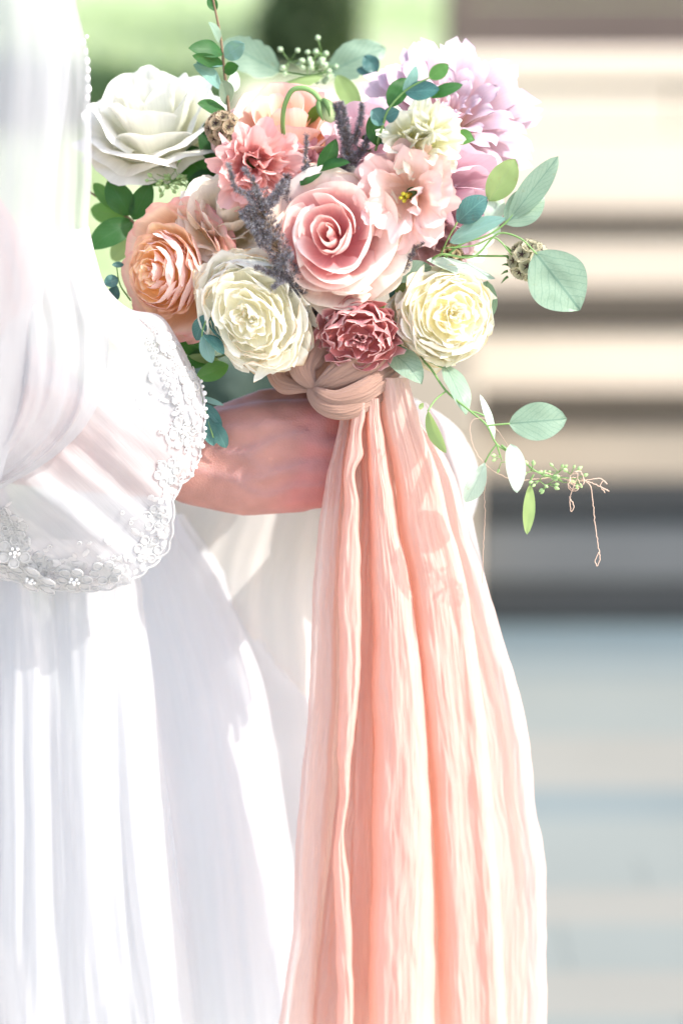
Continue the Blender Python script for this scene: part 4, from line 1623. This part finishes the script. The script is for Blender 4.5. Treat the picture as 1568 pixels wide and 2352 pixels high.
# 16 nodding bud on a looped stem ---------------------------------------
bud = thing('flower_bud', 'green nodding bud on a curled stem in front of the peach rose', 'bud', at(655, 310, -.03), GF)


def child(mb, name, mat, root, smooth=True):
    o = mb.build(name, mat, root, smooth)
    o.location = -root.location
    return o


mb = MB()
mb.tube(spath([at(655, 325, -.02), at(649, 285, -.035), at(656, 235, -.045), at(675, 205, -.05), at(700, 203, -.052), at(722, 214, -.054), at(738, 236, -.056)], 30), np.linspace(.0017, .0021, 30), 9)
child(mb, 'stem', STEM, bud)
a, b = at(735, 230, -.056), at(765, 276, -.058)
ax = (b - a).normalized()
for k in range(7):
    an = k * .9
    e = ax.orthogonal().normalized()
    f_ = ax.cross(e)
    d = e * math.cos(an) + f_ * math.sin(an)
    sd = ax.cross(d)
    vs = []
    for j in range(9):
        v = j / 8
        for q in (-1, -.5, 0, .5, 1):
            r = .0062 * math.sin(math.pi * min(1, .12 + .80 * v)) ** .8 + .0006
            vs.append(a + ax * ((b - a).length * v * 1.05) + (d * (1 - .25 * q * q) + sd * q * .75).normalized() * (r * (1 + .12 * nz(q, v * 3, k))))
    o = mesh_obj('petal', vs, grid_faces(5, 9), PETAL, bud, True, [mixc(lin(104, 140, 74), lin(196, 212, 160), min(1, (i // 5) / 8 * 1.2)) for i in range(len(vs))], [(i % 5 / 4, i // 5 / 8) for i in range(len(vs))])
    o.location = -bud.location
mb = MB()
for (p0, p1, p2) in (((730, 232), (733, 255), (742, 278)), ((742, 228), (752, 245), (757, 268))):
    mb.tube(spath([at(*p0, -.061), at(*p1, -.0655), at(*p2, -.064)], 10), [.0012, .0018, .002, .002, .0019, .0017, .0014, .001, .0007, .0003], 7, flat=.4)
child(mb, 'sepal', STEM_D, bud)

# ================================================================== GREENERY


def leaf(root, b, tp, width, mat, bend=.10, cup=.14, face=(0, -1, .25), shape=1.0, pt=.0, roll=0.0, name='leaf', bites=0.0, seed=0.0, nu=16, nv=9):
    """b, tp: (px, py, Y) of leaf base and tip, width in reference pixels"""
    A, B = at(*b), at(*tp)
    d = B - A
    L = d.length
    d.normalize()
    n_ = Vector(face)
    n_ = (n_ - d * n_.dot(d)).normalized()
    if roll:
        n_ = Matrix.Rotation(roll, 3, d) @ n_
    s = d.cross(n_)
    W = width * PX * .5
    js = random.Random(int(b[0] * 7 + b[1] * 13 + tp[0]))
    bend += js.uniform(-.06, .10)
    tw = js.uniform(-.45, .45)
    wav = js.uniform(.03, .10)
    vs, uv = [], []
    n0 = n_.copy()
    for j in range(nu):
        u = j / (nu - 1)
        n_ = Matrix.Rotation(tw * (u - .3), 3, d) @ n0
        s = d.cross(n_)
        w = math.sin(math.pi * min(1, u ** shape)) ** (.62 if pt <= 0 else .62 + .5 * u * pt)
        w = max(w, .02)
        for i in range(nv):
            q = 2 * i / (nv - 1) - 1
            ww = W * w
            if bites:
                ww *= 1 - bites * max(0, nz(u * 9 + seed, (q > 0) * 5.0 + seed)) * abs(q)
            p = A + d * (L * u) + s * (ww * q) + n_ * (bend * L * math.sin(math.pi * u) * .5 - bend * L * .6 * u * u)
            p += n_ * (cup * W * (q * q) * w) - n_ * (.05 * W * math.exp(-(q / .12) ** 2))
            p += n_ * (wav * 1.6 * W * nz(u * 4 + seed + b[0] * .1, q * 1.5, b[1] * .1))
            vs.append(p)
            uv.append((u, .5 + q * .5 * max(w, .25)))
    o = mesh_obj(name, vs, grid_faces(nv, nu), mat, root, True, None, uv)
    o.location = -root.location
    return o


def sprig(name, label, cat, stempts, rad, leaves, smat=None, twigs=()):
    root = thing(name, label, cat, at(*stempts[0]), GS)
    mb = MB()
    P = spath([at(*p) for p in stempts], max(12, 6 * len(stempts)))
    mb.tube(P, np.linspace(rad * PX, rad * PX * .6, len(P)), 8)
    for tw in twigs:
        Q = spath([at(*p) for p in tw], 12)
        mb.tube(Q, rad * PX * .6, 7)
    child(mb, 'stem', smat or STEM, root)
    for i, lf in enumerate(leaves):
        b, tp, w, m = lf[:4]
        kw = lf[4] if len(lf) > 4 else {}
        kw = dict(kw)
        kw.setdefault('seed', i * 1.7)
        leaf(root, b, tp, w, m, **kw)
    return root


# upper stem with small glossy leaves
sprig('leafy_stem', 'upright stem of small glossy green leaves rising above the white rose', 'sprig',
      [(528, 300, .05), (524, 240, .045), (514, 150, .04), (506, 80, .04), (494, 20, .04), (484, -30, .04)], 4,
      [((512, 122, .04), (440, 108, .02), 44, L_DARK, dict(roll=.35)), ((512, 148, .04), (446, 128, .015), 30, L_DARK, dict(roll=-.4)), ((514, 150, .04), (452, 142, .03), 34, L_EUC, dict(roll=.8)),
       ((508, 206, .045), (452, 146, .03), 42, L_EUC, dict(roll=.7)), ((516, 132, .04), (560, 100, .03), 44, L_EUC, dict()), ((514, 162, .04), (546, 152, .03), 30, L_DARK),
       ((505, 98, .04), (484, 50, .03), 26, L_EUCG, dict(roll=.7)), ((496, 25, .04), (480, -8, .04), 24, L_DARK), ((520, 215, .05), (548, 165, .06), 34, L_EUCP, dict(roll=.6)),
       ((524, 262, .05), (456, 236, .03), 40, L_DARK, dict(roll=.5)), ((526, 260, .05), (480, 290, .04), 34, L_TEAL), ((526, 240, .05), (512, 185, .03), 40, L_EUCG, dict(roll=.5))], STEM_B)

# blurred pale leaves behind with a head of seeds
sprig('broad_leaf_pair', 'pair of broad pale green notched leaves behind the bouquet at the top', 'sprig',
      [(700, 300, .12), (702, 230, .135), (705, 175, .14)], 3.2,
      [((642, 166, .14), (511, 96, .14), 92, L_EUCG, dict(bites=.35, seed=3.3, face=(.1, -1, .1))), ((752, 166, .14), (884, 108, .14), 92, L_EUCG, dict(bites=.35, seed=8.1, face=(-.1, -1, .1))),
       ((742, 176, .13), (607, 223, .12), 30, L_LIME, dict()), ((825, 256, .09), (772, 172, .1), 48, L_LIME, dict()), ((866, 165, .1), (836, 128, .1), 40, L_TEAL), ((868, 168, .1), (818, 160, .1), 26, L_TEAL)],
      STEM, [((705, 175, .14), (675, 170, .14), (642, 166, .14)), ((705, 175, .14), (730, 172, .14), (752, 166, .14))])


def seed_cluster(name, label, cx, cy, Y, spread, n_, seed, sz=8.0, elong=1.5, stempts=None, centers=None, mat=None):
    rs = random.Random(seed)
    root = thing(name, label, 'seed cluster', at(cx, cy, Y), GS)
    mb = MB()
    if stempts:
        P = spath([at(*p) for p in stempts], 24)
        mb.tube(P, np.linspace(1.8 * PX * 1.3, 1.0 * PX, 24), 7)
    hubs = centers or [(cx + rs.uniform(-1, 1) * spread[0], cy + rs.uniform(-1, 1) * spread[1]) for _ in range(max(3, n_ // 5))]
    for i in range(n_):
        hx, hy = hubs[i % len(hubs)]
        a = rs.uniform(0, 6.28)
        ln = sz * rs.uniform(1.6, 2.4)
        H0 = at(hx, hy, Y)
        d = Vector((math.cos(a), rs.uniform(-.9, .5), math.sin(a))).normalized()
        tip = H0 + d * (ln * PX)
        mb.tube([H0, tip], .9 * PX, 5)
        sb = MB()
        q = d.to_track_quat('Z', 'Y')
        vs = []
        r0 = sz * PX * .52 * rs.uniform(.85, 1.15)
        for j in range(7):
            v = j / 6
            r = r0 * (math.sin(math.pi * min(1, .06 + v * .94)) ** .8) * (1.1 - .35 * v)
            for k in range(9):
                b_ = k * 2 * math.pi / 9
                vs.append(tip + q @ Vector((math.cos(b_) * r, math.sin(b_) * r, v * r0 * 2 * elong)))
        sb.add(vs, grid_faces(9, 7, closed=True))
        child(sb, 'seed', mat or SEED, root)
    child(mb, 'stem', STEM, root)
    return root


seed_cluster('seed_cluster', 'blurred head of pale green seeds between the two broad leaves at the top', 705, 142, .14, (42, 26), 34, 5, 13, 1.0, [(704, 230, .14), (706, 180, .14), (705, 145, .14)], mat=simple('seed_pale', lin(176, 198, 160), .5, .3, 90, .1))
seed_cluster('seed_sprig', 'green eucalyptus seed sprig below the white rose at the left', 405, 405, .035, (45, 30), 30, 6, 9, 1.5, [(470, 470, .05), (430, 430, .04), (360, 400, .035)])
seed_cluster('trailing_seeds', 'fresh green seed pods at the tip of the trailing eucalyptus at far right', 1270, 1098, -.106, (60, 20), 34, 8, 8, 1.5,
             [(1150, 1022, -.102), (1200, 1060, -.105), (1240, 1088, -.106), (1300, 1098, -.106), (1335, 1100, -.106)],
             [(1220, 1082), (1238, 1104), (1258, 1112), (1282, 1085), (1292, 1108), (1310, 1090), (1322, 1098)])
seed_cluster('trailing_seeds', 'two lone green seed pods beside the white oval hanging leaf', 1150, 1062, -.104, (6, 6), 4, 9, 8, 1.5, [(1140, 1020, -.102), (1146, 1040, -.103), (1152, 1058, -.104)], [(1150, 1048), (1150, 1062)])

# left side dark ruscus
sprig('ruscus_sprig', 'dark green ruscus leaves left of the peach rose beside the veil', 'sprig',
      [(335, 560, .05), (304, 508, .045), (265, 480, .05), (205, 440, .06)], 4,
      [((300, 495, .045), (250, 412, .04), 62, L_DARK, dict(bend=.15)), ((306, 505, .045), (346, 420, .04), 50, L_DARK), ((306, 508, .045), (205, 566, .03), 62, L_DARK, dict(bend=.2)),
       ((298, 502, .06), (203, 480, .08), 50, L_MID), ((265, 482, .05), (215, 418, .06), 34, L_MID), ((315, 540, .05), (250, 600, .07), 44, L_LIME), ((325, 550, .05), (352, 490, .07), 40, L_MID)], STEM_B)
sprig('teal_sprig', 'small blue green leaves peeping out left of the peach rose above the sleeve', 'sprig', [(300, 690, .01), (275, 650, .0), (268, 610, .005)], 2.2,
      [((272, 640, .0), (240, 652, -.005), 30, L_TEAL), ((268, 655, .0), (262, 690, .0), 34, L_TEAL, dict(roll=.6)), ((285, 608, .005), (258, 608, .0), 14, L_TEAL)])
# dark gap fillers
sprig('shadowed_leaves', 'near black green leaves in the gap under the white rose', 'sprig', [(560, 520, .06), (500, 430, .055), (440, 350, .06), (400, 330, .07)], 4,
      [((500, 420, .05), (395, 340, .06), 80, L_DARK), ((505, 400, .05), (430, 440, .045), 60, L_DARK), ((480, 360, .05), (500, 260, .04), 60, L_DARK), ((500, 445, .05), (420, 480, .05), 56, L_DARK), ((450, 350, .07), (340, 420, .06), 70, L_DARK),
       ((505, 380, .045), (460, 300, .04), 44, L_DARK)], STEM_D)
# lower left small eucalyptus
sprig('baby_eucalyptus', 'small blue green eucalyptus sprig hanging beside the cream cabbage rose', 'sprig', [(500, 690, -.055), (482, 720, -.065), (470, 745, -.07), (464, 772, -.072), (468, 790, -.072)], 2.2,
      [((482, 720, -.066), (526, 781, -.075), 38, L_TEAL), ((477, 722, -.066), (446, 783, -.06), 36, L_TEAL, dict(roll=.3)), ((468, 768, -.072), (516, 810, -.08), 34, L_TEAL, dict(roll=-.5, face=(0, -1, .8))), ((466, 770, -.072), (486, 834, -.075), 33, L_EUC),
       ((498, 695, -.055), (512, 720, -.06), 24, L_TEAL)])
sprig('lower_leaves', 'green leaves under the peach rose beside the lace sleeve', 'sprig', [(560, 780, .0), (500, 820, .0), (440, 800, .0)], 3,
      [((480, 810, .0), (405, 775, .0), 50, L_DARK), ((490, 815, .0), (420, 835, -.005), 40, L_DARK), ((525, 838, -.01), (452, 868, -.02), 44, L_MID), ((505, 830, .0), (436, 818, -.01), 22, L_LIME), ((560, 800, .0), (500, 780, .01), 60, L_DARK)], STEM_D)
sprig('cuff_eucalyptus', 'blue green eucalyptus tip showing between sleeve hem and wrist', 'sprig', [(455, 870, -.01), (466, 920, -.03), (478, 965, -.045), (490, 1005, -.05)], 2.2,
      [((460, 912, -.03), (512, 930, -.04), 13, L_EUC), ((466, 928, -.035), (508, 978, -.045), 30, L_TEAL), ((478, 958, -.045), (490, 1024, -.05), 38, L_TEAL, dict(face=(-.3, -1, .1))), ((492, 970, -.045), (520, 1030, -.045), 32, L_TEAL)])
# between lisianthus and rose
sprig('twisted_leaves', 'twisted dark green leaves above the blush rose beside the lavender sprig', 'sprig', [(720, 470, -.03), (730, 420, -.045), (738, 385, -.055)], 3,
      [((733, 395, -.055), (772, 320, -.06), 40, L_DARK, dict(roll=.4)), ((730, 392, -.056), (800, 368, -.065), 30, L_DARK, dict(roll=-.6)), ((740, 388, -.055), (688, 422, -.06), 44, L_DARK, dict(roll=.6))], STEM_D)
sprig('bright_leaf', 'small bright green leaves between blush rose and ivory rose', 'sprig', [(900, 720, -.03), (915, 680, -.04)], 2.5,
      [((910, 690, -.04), (945, 648, -.05), 34, L_LIME), ((905, 700, -.04), (935, 605, -.045), 48, L_TEAL), ((905, 640, -.05), (990, 612, -.05), 52, L_EUCG, dict(face=(0, -1, .5))), ((700, 740, -.02), (735, 700, -.03), 50, L_DARK),
       ((728, 780, -.04), (740, 690, -.05), 34, L_DARK), ((655, 640, -.04), (690, 720, -.05), 34, L_MID), ((905, 830, -.04), (900, 760, -.05), 40, L_DARK)], STEM_D)
# top right eucalyptus on the dahlia
sprig('eucalyptus_sprig', 'blue eucalyptus sprig lying across the dahlia above the ivory lisianthus', 'sprig',
      [(862, 345, -.05), (878, 290, -.065), (893, 250, -.075), (926, 212, -.08), (960, 190, -.085), (988, 178, -.088)], 3,
      [((930, 212, -.08), (1008, 205, -.09), 44, L_TEAL, dict(bend=.05)), ((985, 180, -.088), (1029, 148, -.09), 34, L_MID, dict(roll=.3)), ((985, 222, -.08), (1060, 193, -.085), 28, L_DARK), ((926, 210, -.08), (958, 154, -.085), 30, L_EUC, dict(roll=.7)),
       ((893, 246, -.075), (932, 178, -.07), 44, L_DARK), ((882, 285, -.068), (853, 252, -.07), 46, L_TEAL, dict(face=(0, -1, .9))), ((884, 272, -.07), (914, 255, -.08), 34, L_TEAL), ((868, 335, -.055), (856, 262, -.06), 42, L_DARK), ((872, 330, -.055), (896, 300, -.05), 34, L_TEAL)])
sprig('serrated_leaf', 'single bright green pointed leaf between ivory lisianthus and dahlia', 'sprig', [(1030, 295, -.04), (1048, 305, -.045)], 2,
      [((1042, 312, -.048), (1089, 320, -.055), 36, L_MID, dict(pt=1.0))], STEM_D)
# right cluster of silver dollar
sprig('eucalyptus_branch', 'branch of grey green eucalyptus leaves fanning out at the right under the dahlia', 'sprig',
      [(1012, 600, -.045), (1060, 560, -.05), (1120, 540, -.05), (1160, 512, -.05), (1185, 480, -.05)], 3,
      [((1122, 462, -.045), (1182, 366, -.05), 64, L_LIME, dict(roll=.2)), ((1168, 505, -.05), (1281, 360, -.055), 58, L_EUCG, dict(face=(.2, -1, .2))), ((1160, 515, -.05), (1246, 438, -.045), 78, L_EUCG, dict(face=(.1, -1, .3))),
       ((1122, 520, -.045), (1148, 442, -.04), 44, L_EUCP), ((1050, 510, -.06), (1115, 452, -.065), 56, L_TEAL, dict()), ((1032, 557, -.06), (1158, 498, -.07), 48, L_EUC, dict(face=(0, -1, .7))), ((1120, 520, -.05), (1150, 536, -.045), 26, L_EUCP)],
      STEM, [((1010, 590, -.05), (1030, 545, -.058), (1050, 510, -.06)), ((1020, 570, -.05), (1100, 560, -.05), (1130, 545, -.05), (1175, 585, -.05))])
sprig('silver_dollar_sprig', 'two large round eucalyptus leaves above the ivory rose, one beside the spiky pod', 'sprig',
      [(985, 600, -.05), (1010, 585, -.06), (1085, 590, -.06), (1150, 535, -.06), (1195, 548, -.065), (1232, 584, -.07)], 2.8,
      [((980, 597, -.058), (1136, 640, -.04), 56, L_EUCP, dict(face=(.1, -.55, .9), bend=.05)), ((1228, 580, -.07), (1332, 712, -.075), 132, L_EUCG, dict(face=(.05, -1, .05), pt=.35, bend=.06)), ((1118, 645, -.03), (1102, 746, -.03), 66, L_EUCG, dict(face=(-.2, -1, .1)))])
# trailing spray, lower right
sprig('trailing_eucalyptus', 'long trailing eucalyptus stem with pale oval leaves hanging right of the knot', 'sprig',
      [(895, 770, -0.030), (940, 800, -0.045), (985, 842, -0.063), (1024, 898, -0.080), (1080, 945, -0.094), (1118, 978, -0.102), (1140, 1020, -0.102), (1180, 1045, -0.102)], 3.2,
      [((892, 800, -0.050), (968, 874, -0.078), 62, L_EUCG, dict(face=(.1, -1, .35))), ((1020, 838, -0.062), (1074, 948, -0.090), 58, L_EUCG, dict(face=(.45, -.8, .45))), ((1102, 906, -0.077), (1136, 1010, -0.102), 26, L_EUCP, dict(face=(.6, -.7, .3))),
       ((1168, 973, -0.104), (1301, 962, -0.105), 84, L_EUCG, dict(face=(.0, -1, .15), bend=.06)), ((1172, 1020, -0.112), (1190, 1132, -0.117), 48, L_EUCP, dict(face=(.4, -.85, .45), shape=.85)), ((1113, 1062, -0.102), (1070, 1156, -0.102), 44, L_EUCP, dict(face=(.2, -1, .2), shape=1.25)),
       ((1216, 1112, -0.107), (1210, 1228, -0.112), 28, L_LIME, dict(face=(.3, -1, .2))), ((982, 944, -0.092), (1018, 1040, -0.108), 34, L_LIME, dict(roll=.7)), ((972, 935, -0.089), (962, 930, -0.090), 16, L_LIME)],
      STEM, [((1024, 898, -0.080), (1000, 918, -0.085), (982, 944, -0.092)), ((1118, 978, -0.102), (1145, 975, -0.104), (1170, 973, -0.104)), ((1080, 945, -0.094), (1095, 948, -0.095), (1112, 955, -0.095)), ((1140, 1020, -0.102), (1125, 1040, -0.102), (1113, 1062, -0.102)),
             ((960, 815, -0.050), (995, 835, -0.061), (1022, 848, -0.065)), ((1225, 1090, -0.107), (1218, 1102, -0.107), (1216, 1115, -0.107))])

# dark greenery packed inside the bouquet
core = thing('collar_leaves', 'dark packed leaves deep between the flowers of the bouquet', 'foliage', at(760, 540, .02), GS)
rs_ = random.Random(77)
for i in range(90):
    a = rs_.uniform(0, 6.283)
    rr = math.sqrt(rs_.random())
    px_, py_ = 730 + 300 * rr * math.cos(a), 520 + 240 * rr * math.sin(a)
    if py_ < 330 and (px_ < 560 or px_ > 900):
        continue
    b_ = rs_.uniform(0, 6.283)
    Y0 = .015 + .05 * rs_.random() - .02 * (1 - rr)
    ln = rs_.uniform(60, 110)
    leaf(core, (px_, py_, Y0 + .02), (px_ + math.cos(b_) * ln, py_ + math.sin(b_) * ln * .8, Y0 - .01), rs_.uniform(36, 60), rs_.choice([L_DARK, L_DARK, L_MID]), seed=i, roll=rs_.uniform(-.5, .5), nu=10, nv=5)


# ================================================================== LAVENDER GREY SPRAYS
FL_C = [lin(136, 136, 148), lin(112, 108, 120), lin(160, 162, 168), lin(104, 92, 92), lin(124, 114, 118), lin(92, 78, 78)]


def spray(name, label, paths, n_, seed, size=5.5, dark=0.0):
    """paths: [(points (px, py, Y), start half width, end half width)]"""
    rs = random.Random(seed)
    root = thing(name, label, 'dried sprig', at(*paths[0][0][0]), GS)
    st, fl = MB(), MB()
    tot = sum(len(p[0]) * (p[1] + p[2] + 2) for p in paths)
    for pts, w0, w1 in paths:
        P = spath([at(*p) for p in pts], 40)
        st.tube(P, np.linspace(1.7 * PX, .9 * PX, 40), 6)
        m = int(n_ * len(pts) * (w0 + w1 + 2) / tot)
        for i in range(m):
            u = (i + rs.random()) / m
            k = min(38, int(u * 39))
            w = (w0 + (w1 - w0) * u) * PX
            a = rs.uniform(0, 6.283)
            tdir = (P[k + 1] - P[k]).normalized()
            e = tdir.orthogonal().normalized()
            d = (e * math.cos(a) + tdir.cross(e) * math.sin(a))
            d.y *= .8
            rr = w * math.sqrt(rs.random())
            c = P[k] + d * rr + tdir * rs.uniform(-2, 2) * PX
            if rr > 3 * PX and rs.random() < .45:
                st.tube([P[max(0, k - 2)], P[max(0, k - 2)].lerp(c, .6) , c], .6 * PX, 4, cap=False)
            col = rs.choice(FL_C)
            col = mixc(col, lin(84, 66, 60), min(1, max(0, dark * u * 1.3 + rs.uniform(-.2, .2))))
            s = size * PX * rs.uniform(.9, 1.7)
            ax_ = (d + tdir * .5 + Vector((rs.gauss(0, .4), rs.gauss(0, .4), rs.gauss(0, .4)))).normalized()
            e1 = ax_.orthogonal().normalized()
            e2 = ax_.cross(e1)
            vs, fs = [c - ax_ * s * .5], []
            for q in range(5):
                an = q * 1.2566 + rs.random() * .3
                o1 = e1 * math.cos(an) + e2 * math.sin(an)
                o2 = e1 * math.cos(an + .62) + e2 * math.sin(an + .62)
                vs += [c + o1 * s * .35, c + o1 * s * .75 + ax_ * s * .75, c + o2 * s * .35]
                b0 = 1 + q * 3
                fs += [(0, b0, b0 + 2), (b0, b0 + 1, b0 + 2)]
            fl.add(vs, fs, [mixc(col, lin(196, 196, 200), .35 if (z_ % 3) == 2 else 0) for z_ in range(len(vs))], [(.5, .5)] * len(vs))
    child(st, 'stem', STEM_B, root)
    f = child(fl, 'florets', VCOL, root, False)
    tag(f, kind='stuff')
    return root


spray('lavender_spray', 'dried grey lavender spray running down the left side of the blush rose',
      [([(715, 790, -.03), (690, 700, -.055), (660, 620, -.075), (628, 550, -.082), (600, 480, -.083), (588, 425, -.082)], 24, 26),
       ([(690, 690, -.06), (655, 590, -.095), (668, 575, -.1)], 16, 10), ([(600, 500, -.085), (570, 450, -.088), (540, 430, -.09), (532, 400, -.09), (524, 372, -.092)], 7, 3),
       ([(600, 470, -.085), (575, 405, -.09), (560, 385, -.09)], 7, 3), ([(610, 480, -.085), (640, 440, -.08), (655, 415, -.075)], 12, 9), ([(660, 640, -.08), (630, 630, -.088), (600, 618, -.09), (585, 612, -.09)], 5, 4),
       ([(660, 640, -.08), (640, 650, -.086), (625, 662, -.086)], 4, 3), ([(705, 760, -.045), (720, 720, -.05), (712, 690, -.05)], 12, 10), ([(560, 480, -.086), (590, 520, -.085), (615, 560, -.085)], 16, 20)], 3000, 3, 5.8, .15)
spray('lavender_sprig', 'upright dried grey lavender sprig beside the nodding bud',
      [([(800, 405, -.04), (798, 350, -.055), (792, 290, -.06), (784, 240, -.062), (780, 232, -.062)], 22, 5), ([(812, 330, -.055), (826, 280, -.058), (832, 235, -.06)], 8, 4), ([(800, 380, -.05), (835, 340, -.052), (852, 305, -.055)], 12, 5),
       ([(795, 330, -.055), (775, 270, -.06), (770, 235, -.06)], 9, 5), ([(790, 390, -.05), (775, 380, -.05), (772, 372, -.05)], 9, 6)], 1300, 4, 5.6)
spray('lavender_sprig', 'thin dried lavender tips between pink lisianthus and twisted leaves',
      [([(695, 440, -.045), (700, 390, -.055), (703, 345, -.06), (704, 308, -.06)], 9, 3), ([(670, 470, -.05), (655, 430, -.055), (660, 400, -.055)], 14, 8), ([(690, 430, -.05), (710, 370, -.056)], 6, 4)], 420, 5, 5.2)
spray('lavender_sprig', 'small dried lavender tip below the blush lisianthus',
      [([(925, 620, -.06), (945, 585, -.072), (962, 565, -.078), (975, 558, -.078)], 9, 4)], 70, 6, 5.0, .5)

# ================================================================== SCABIOSA PODS
M_POD = petal_mat('pod_paper', trans=.35, rough=.7, bump=.3)


def pod(name, label, px, py, Y, r, seed, tint, stempts=None):
    root = thing(name, label, 'seed pod', at(px, py, Y), GS)
    rs = random.Random(seed)
    ctr = Vector((0, 0, 0))
    mb = MB()
    mb.ball((0, 0, 0), r * PX * .72, 14, 10, col=tint)
    mb.build('core', simple('pod_core', mixc(tint, lin(110, 120, 80), .5), .8, .1), root)
    n_ = 26
    star = MB()
    for i in range(n_):
        z_ = 1 - 2 * (i + .5) / n_
        a = i * 2.39996
        d = Vector((math.sqrt(1 - z_ * z_) * math.cos(a), math.sqrt(1 - z_ * z_) * math.sin(a), z_))
        e1 = d.orthogonal().normalized()
        e2 = d.cross(e1)
        c = d * r * PX * .70
        s = r * PX * .42
        vs, cols = [], []
        for j in range(5):
            v = j / 4
            for k in range(24):
                an = 2 * math.pi * k / 24
                rr = s * (.22 + .78 * v) * (1 + .05 * v * (-1) ** k)
                vs.append(c + (e1 * math.cos(an) + e2 * math.sin(an)) * rr + d * (s * (.30 + .30 * v * v) + s * .04 * v * (-1) ** k))
                cols.append(mixc(mixc(tint, lin(120, 124, 84), .6), tint, v))
        f = grid_faces(24, 5, closed=True)
        mesh_obj('floret', vs, f, M_POD, root, True, cols, [(i_ % 24 / 24, i_ // 24 / 4) for i_ in range(len(vs))])
        for q in range(5):
            an = q * 1.2566
            o1 = e1 * math.cos(an) + e2 * math.sin(an)
            pr_ = d.cross(o1)
            b = c + d * s * .42
            star.add([b + pr_ * s * .13, b - pr_ * s * .13, b + o1 * s * .62 + d * s * .22], [(0, 1, 2)], [lin(60, 48, 44)] * 3)
    star.build('star_centre', simple('star_dark', lin(64, 52, 48), .8, .1), root)
    sp = MB()
    for i in range(70):
        d = Vector((rs.gauss(0, 1), rs.gauss(0, 1), rs.gauss(0, 1))).normalized()
        p0 = d * r * PX * .9
        sp.tube([p0, p0 + d * r * PX * .22 + Vector((rs.gauss(0, 1), rs.gauss(0, 1), rs.gauss(0, 1))) * .0006], [.00025, .0001], 3, cap=False)
    b_ = sp.build('bristles', STEM_B, root)
    tag(b_, kind='stuff')
    if stempts:
        mb = MB()
        mb.tube(spath([at(*p) for p in stempts], 14), 2.6 * PX, 7)
        child(mb, 'stem', STEM, root)
        for k in range(5):
            an = -2.2 + k * .35
            p0 = Vector((-math.cos(an + 2.0) * r * PX * .2 - r * PX * .8, -.002, math.sin(an) * r * PX * .2 + (k - 2) * r * PX * .3))
            p1 = p0 + Vector((-r * PX * .32, -.002, (k - 2) * r * PX * .16))
            mb2 = MB()
            mb2.tube([p0, p0.lerp(p1, .5) + Vector((0, 0, .0006)), p1], [.0011, .0009, .0002], 5, flat=.4)
            mb2.build('bract', STEM_D, root)
    return root


pod('scabiosa_pod', 'spiky pale green scabiosa pod behind the round teal leaf at the right', 1213, 598, -.045, 46, 3, lin(206, 200, 172), [(1060, 588, -.03), (1120, 588, -.04), (1175, 588, -.045)])
pod('scabiosa_pod', 'brown papery scabiosa pod between white rose and pink lisianthus', 512, 296, .01, 40, 4, lin(200, 180, 152))
pod('scabiosa_pod', 'tan scabiosa pod half hidden behind the pale leaf above the ivory rose', 1036, 586, -.03, 26, 5, lin(214, 194, 158))

# ================================================================== LOOSE THREADS


def thread(label, paths, rad, col, group='loose silk threads'):
    root = thing('loose_thread', label, 'thread', at(*paths[0][0]), group)
    mb = MB()
    for pts in paths:
        n_ = max(30, len(pts) * 8)
        P = spath([at(*p) for p in pts], n_)
        P = [p + Vector((nz(i * .5, pts[0][0]) * .0007, 0, nz(i * .5, pts[0][1]) * .0005)) for i, p in enumerate(P)]
        mb.tube(P, rad * PX, 5)
    child(mb, 'strand', col, root)
    return root


M_TH = simple('thread_tan', lin(212, 184, 164), .7, .2)


def curl(cx, cy, Y, r, n_, seed):
    rs = random.Random(seed)
    return [(cx + r * math.cos(i * .8 + seed) * (1 - .3 * rs.random()), cy + r * math.sin(i * .8 + seed) * (1 - .3 * rs.random()) + i * .4, Y + rs.uniform(-.004, .004)) for i in range(n_)]


thread('long pale loose thread hanging from the seed pods at far right', [[(1330, 1098, -.106), (1352, 1112, -.107), (1360, 1150, -.107), (1365, 1200, -.107), (1372, 1250, -.107), (1376, 1285, -.107), (1370, 1300, -.107), (1366, 1293, -.107), (1374, 1268, -.107)]], 1.0, M_TH)
thread('curled tan threads tangled round the seed pods at far right',
       [[(1240, 1080, -.106)] + curl(1318, 1110, -.107, 16, 14, 1) + [(1350, 1102, -.107), (1380, 1100, -.107), (1393, 1112, -.107), (1386, 1104, -.107), (1378, 1112, -.107), (1388, 1132, -.107)],
        curl(1325, 1098, -.11, 20, 12, 2) + [(1308, 1150, -.108), (1312, 1174, -.108), (1316, 1168, -.108), (1306, 1140, -.108)], [(1335, 1100, -.107), (1372, 1115, -.107), (1398, 1128, -.107), (1384, 1122, -.107)],
        [(1200, 1070, -.106), (1180, 1100, -.106), (1230, 1100, -.106), (1290, 1092, -.106)]], 1.0, M_TH)
thread('fine tan thread hanging straight down beside the silk', [[(1118, 1095, -.10), (1112, 1130, -.10), (1113, 1180, -.10), (1110, 1240, -.10), (1108, 1290, -.10), (1107, 1340, -.10)]], .9, simple('thread_brown', lin(186, 158, 140), .7, .2))
thread('thin looping thread around the trailing leaves', [[(1180, 1050, -.10), (1150, 1000, -.10), (1110, 960, -.10), (1085, 965, -.10), (1082, 1010, -.10), (1100, 1050, -.10), (1130, 1080, -.10), (1170, 1100, -.10)]], .7, M_TH)
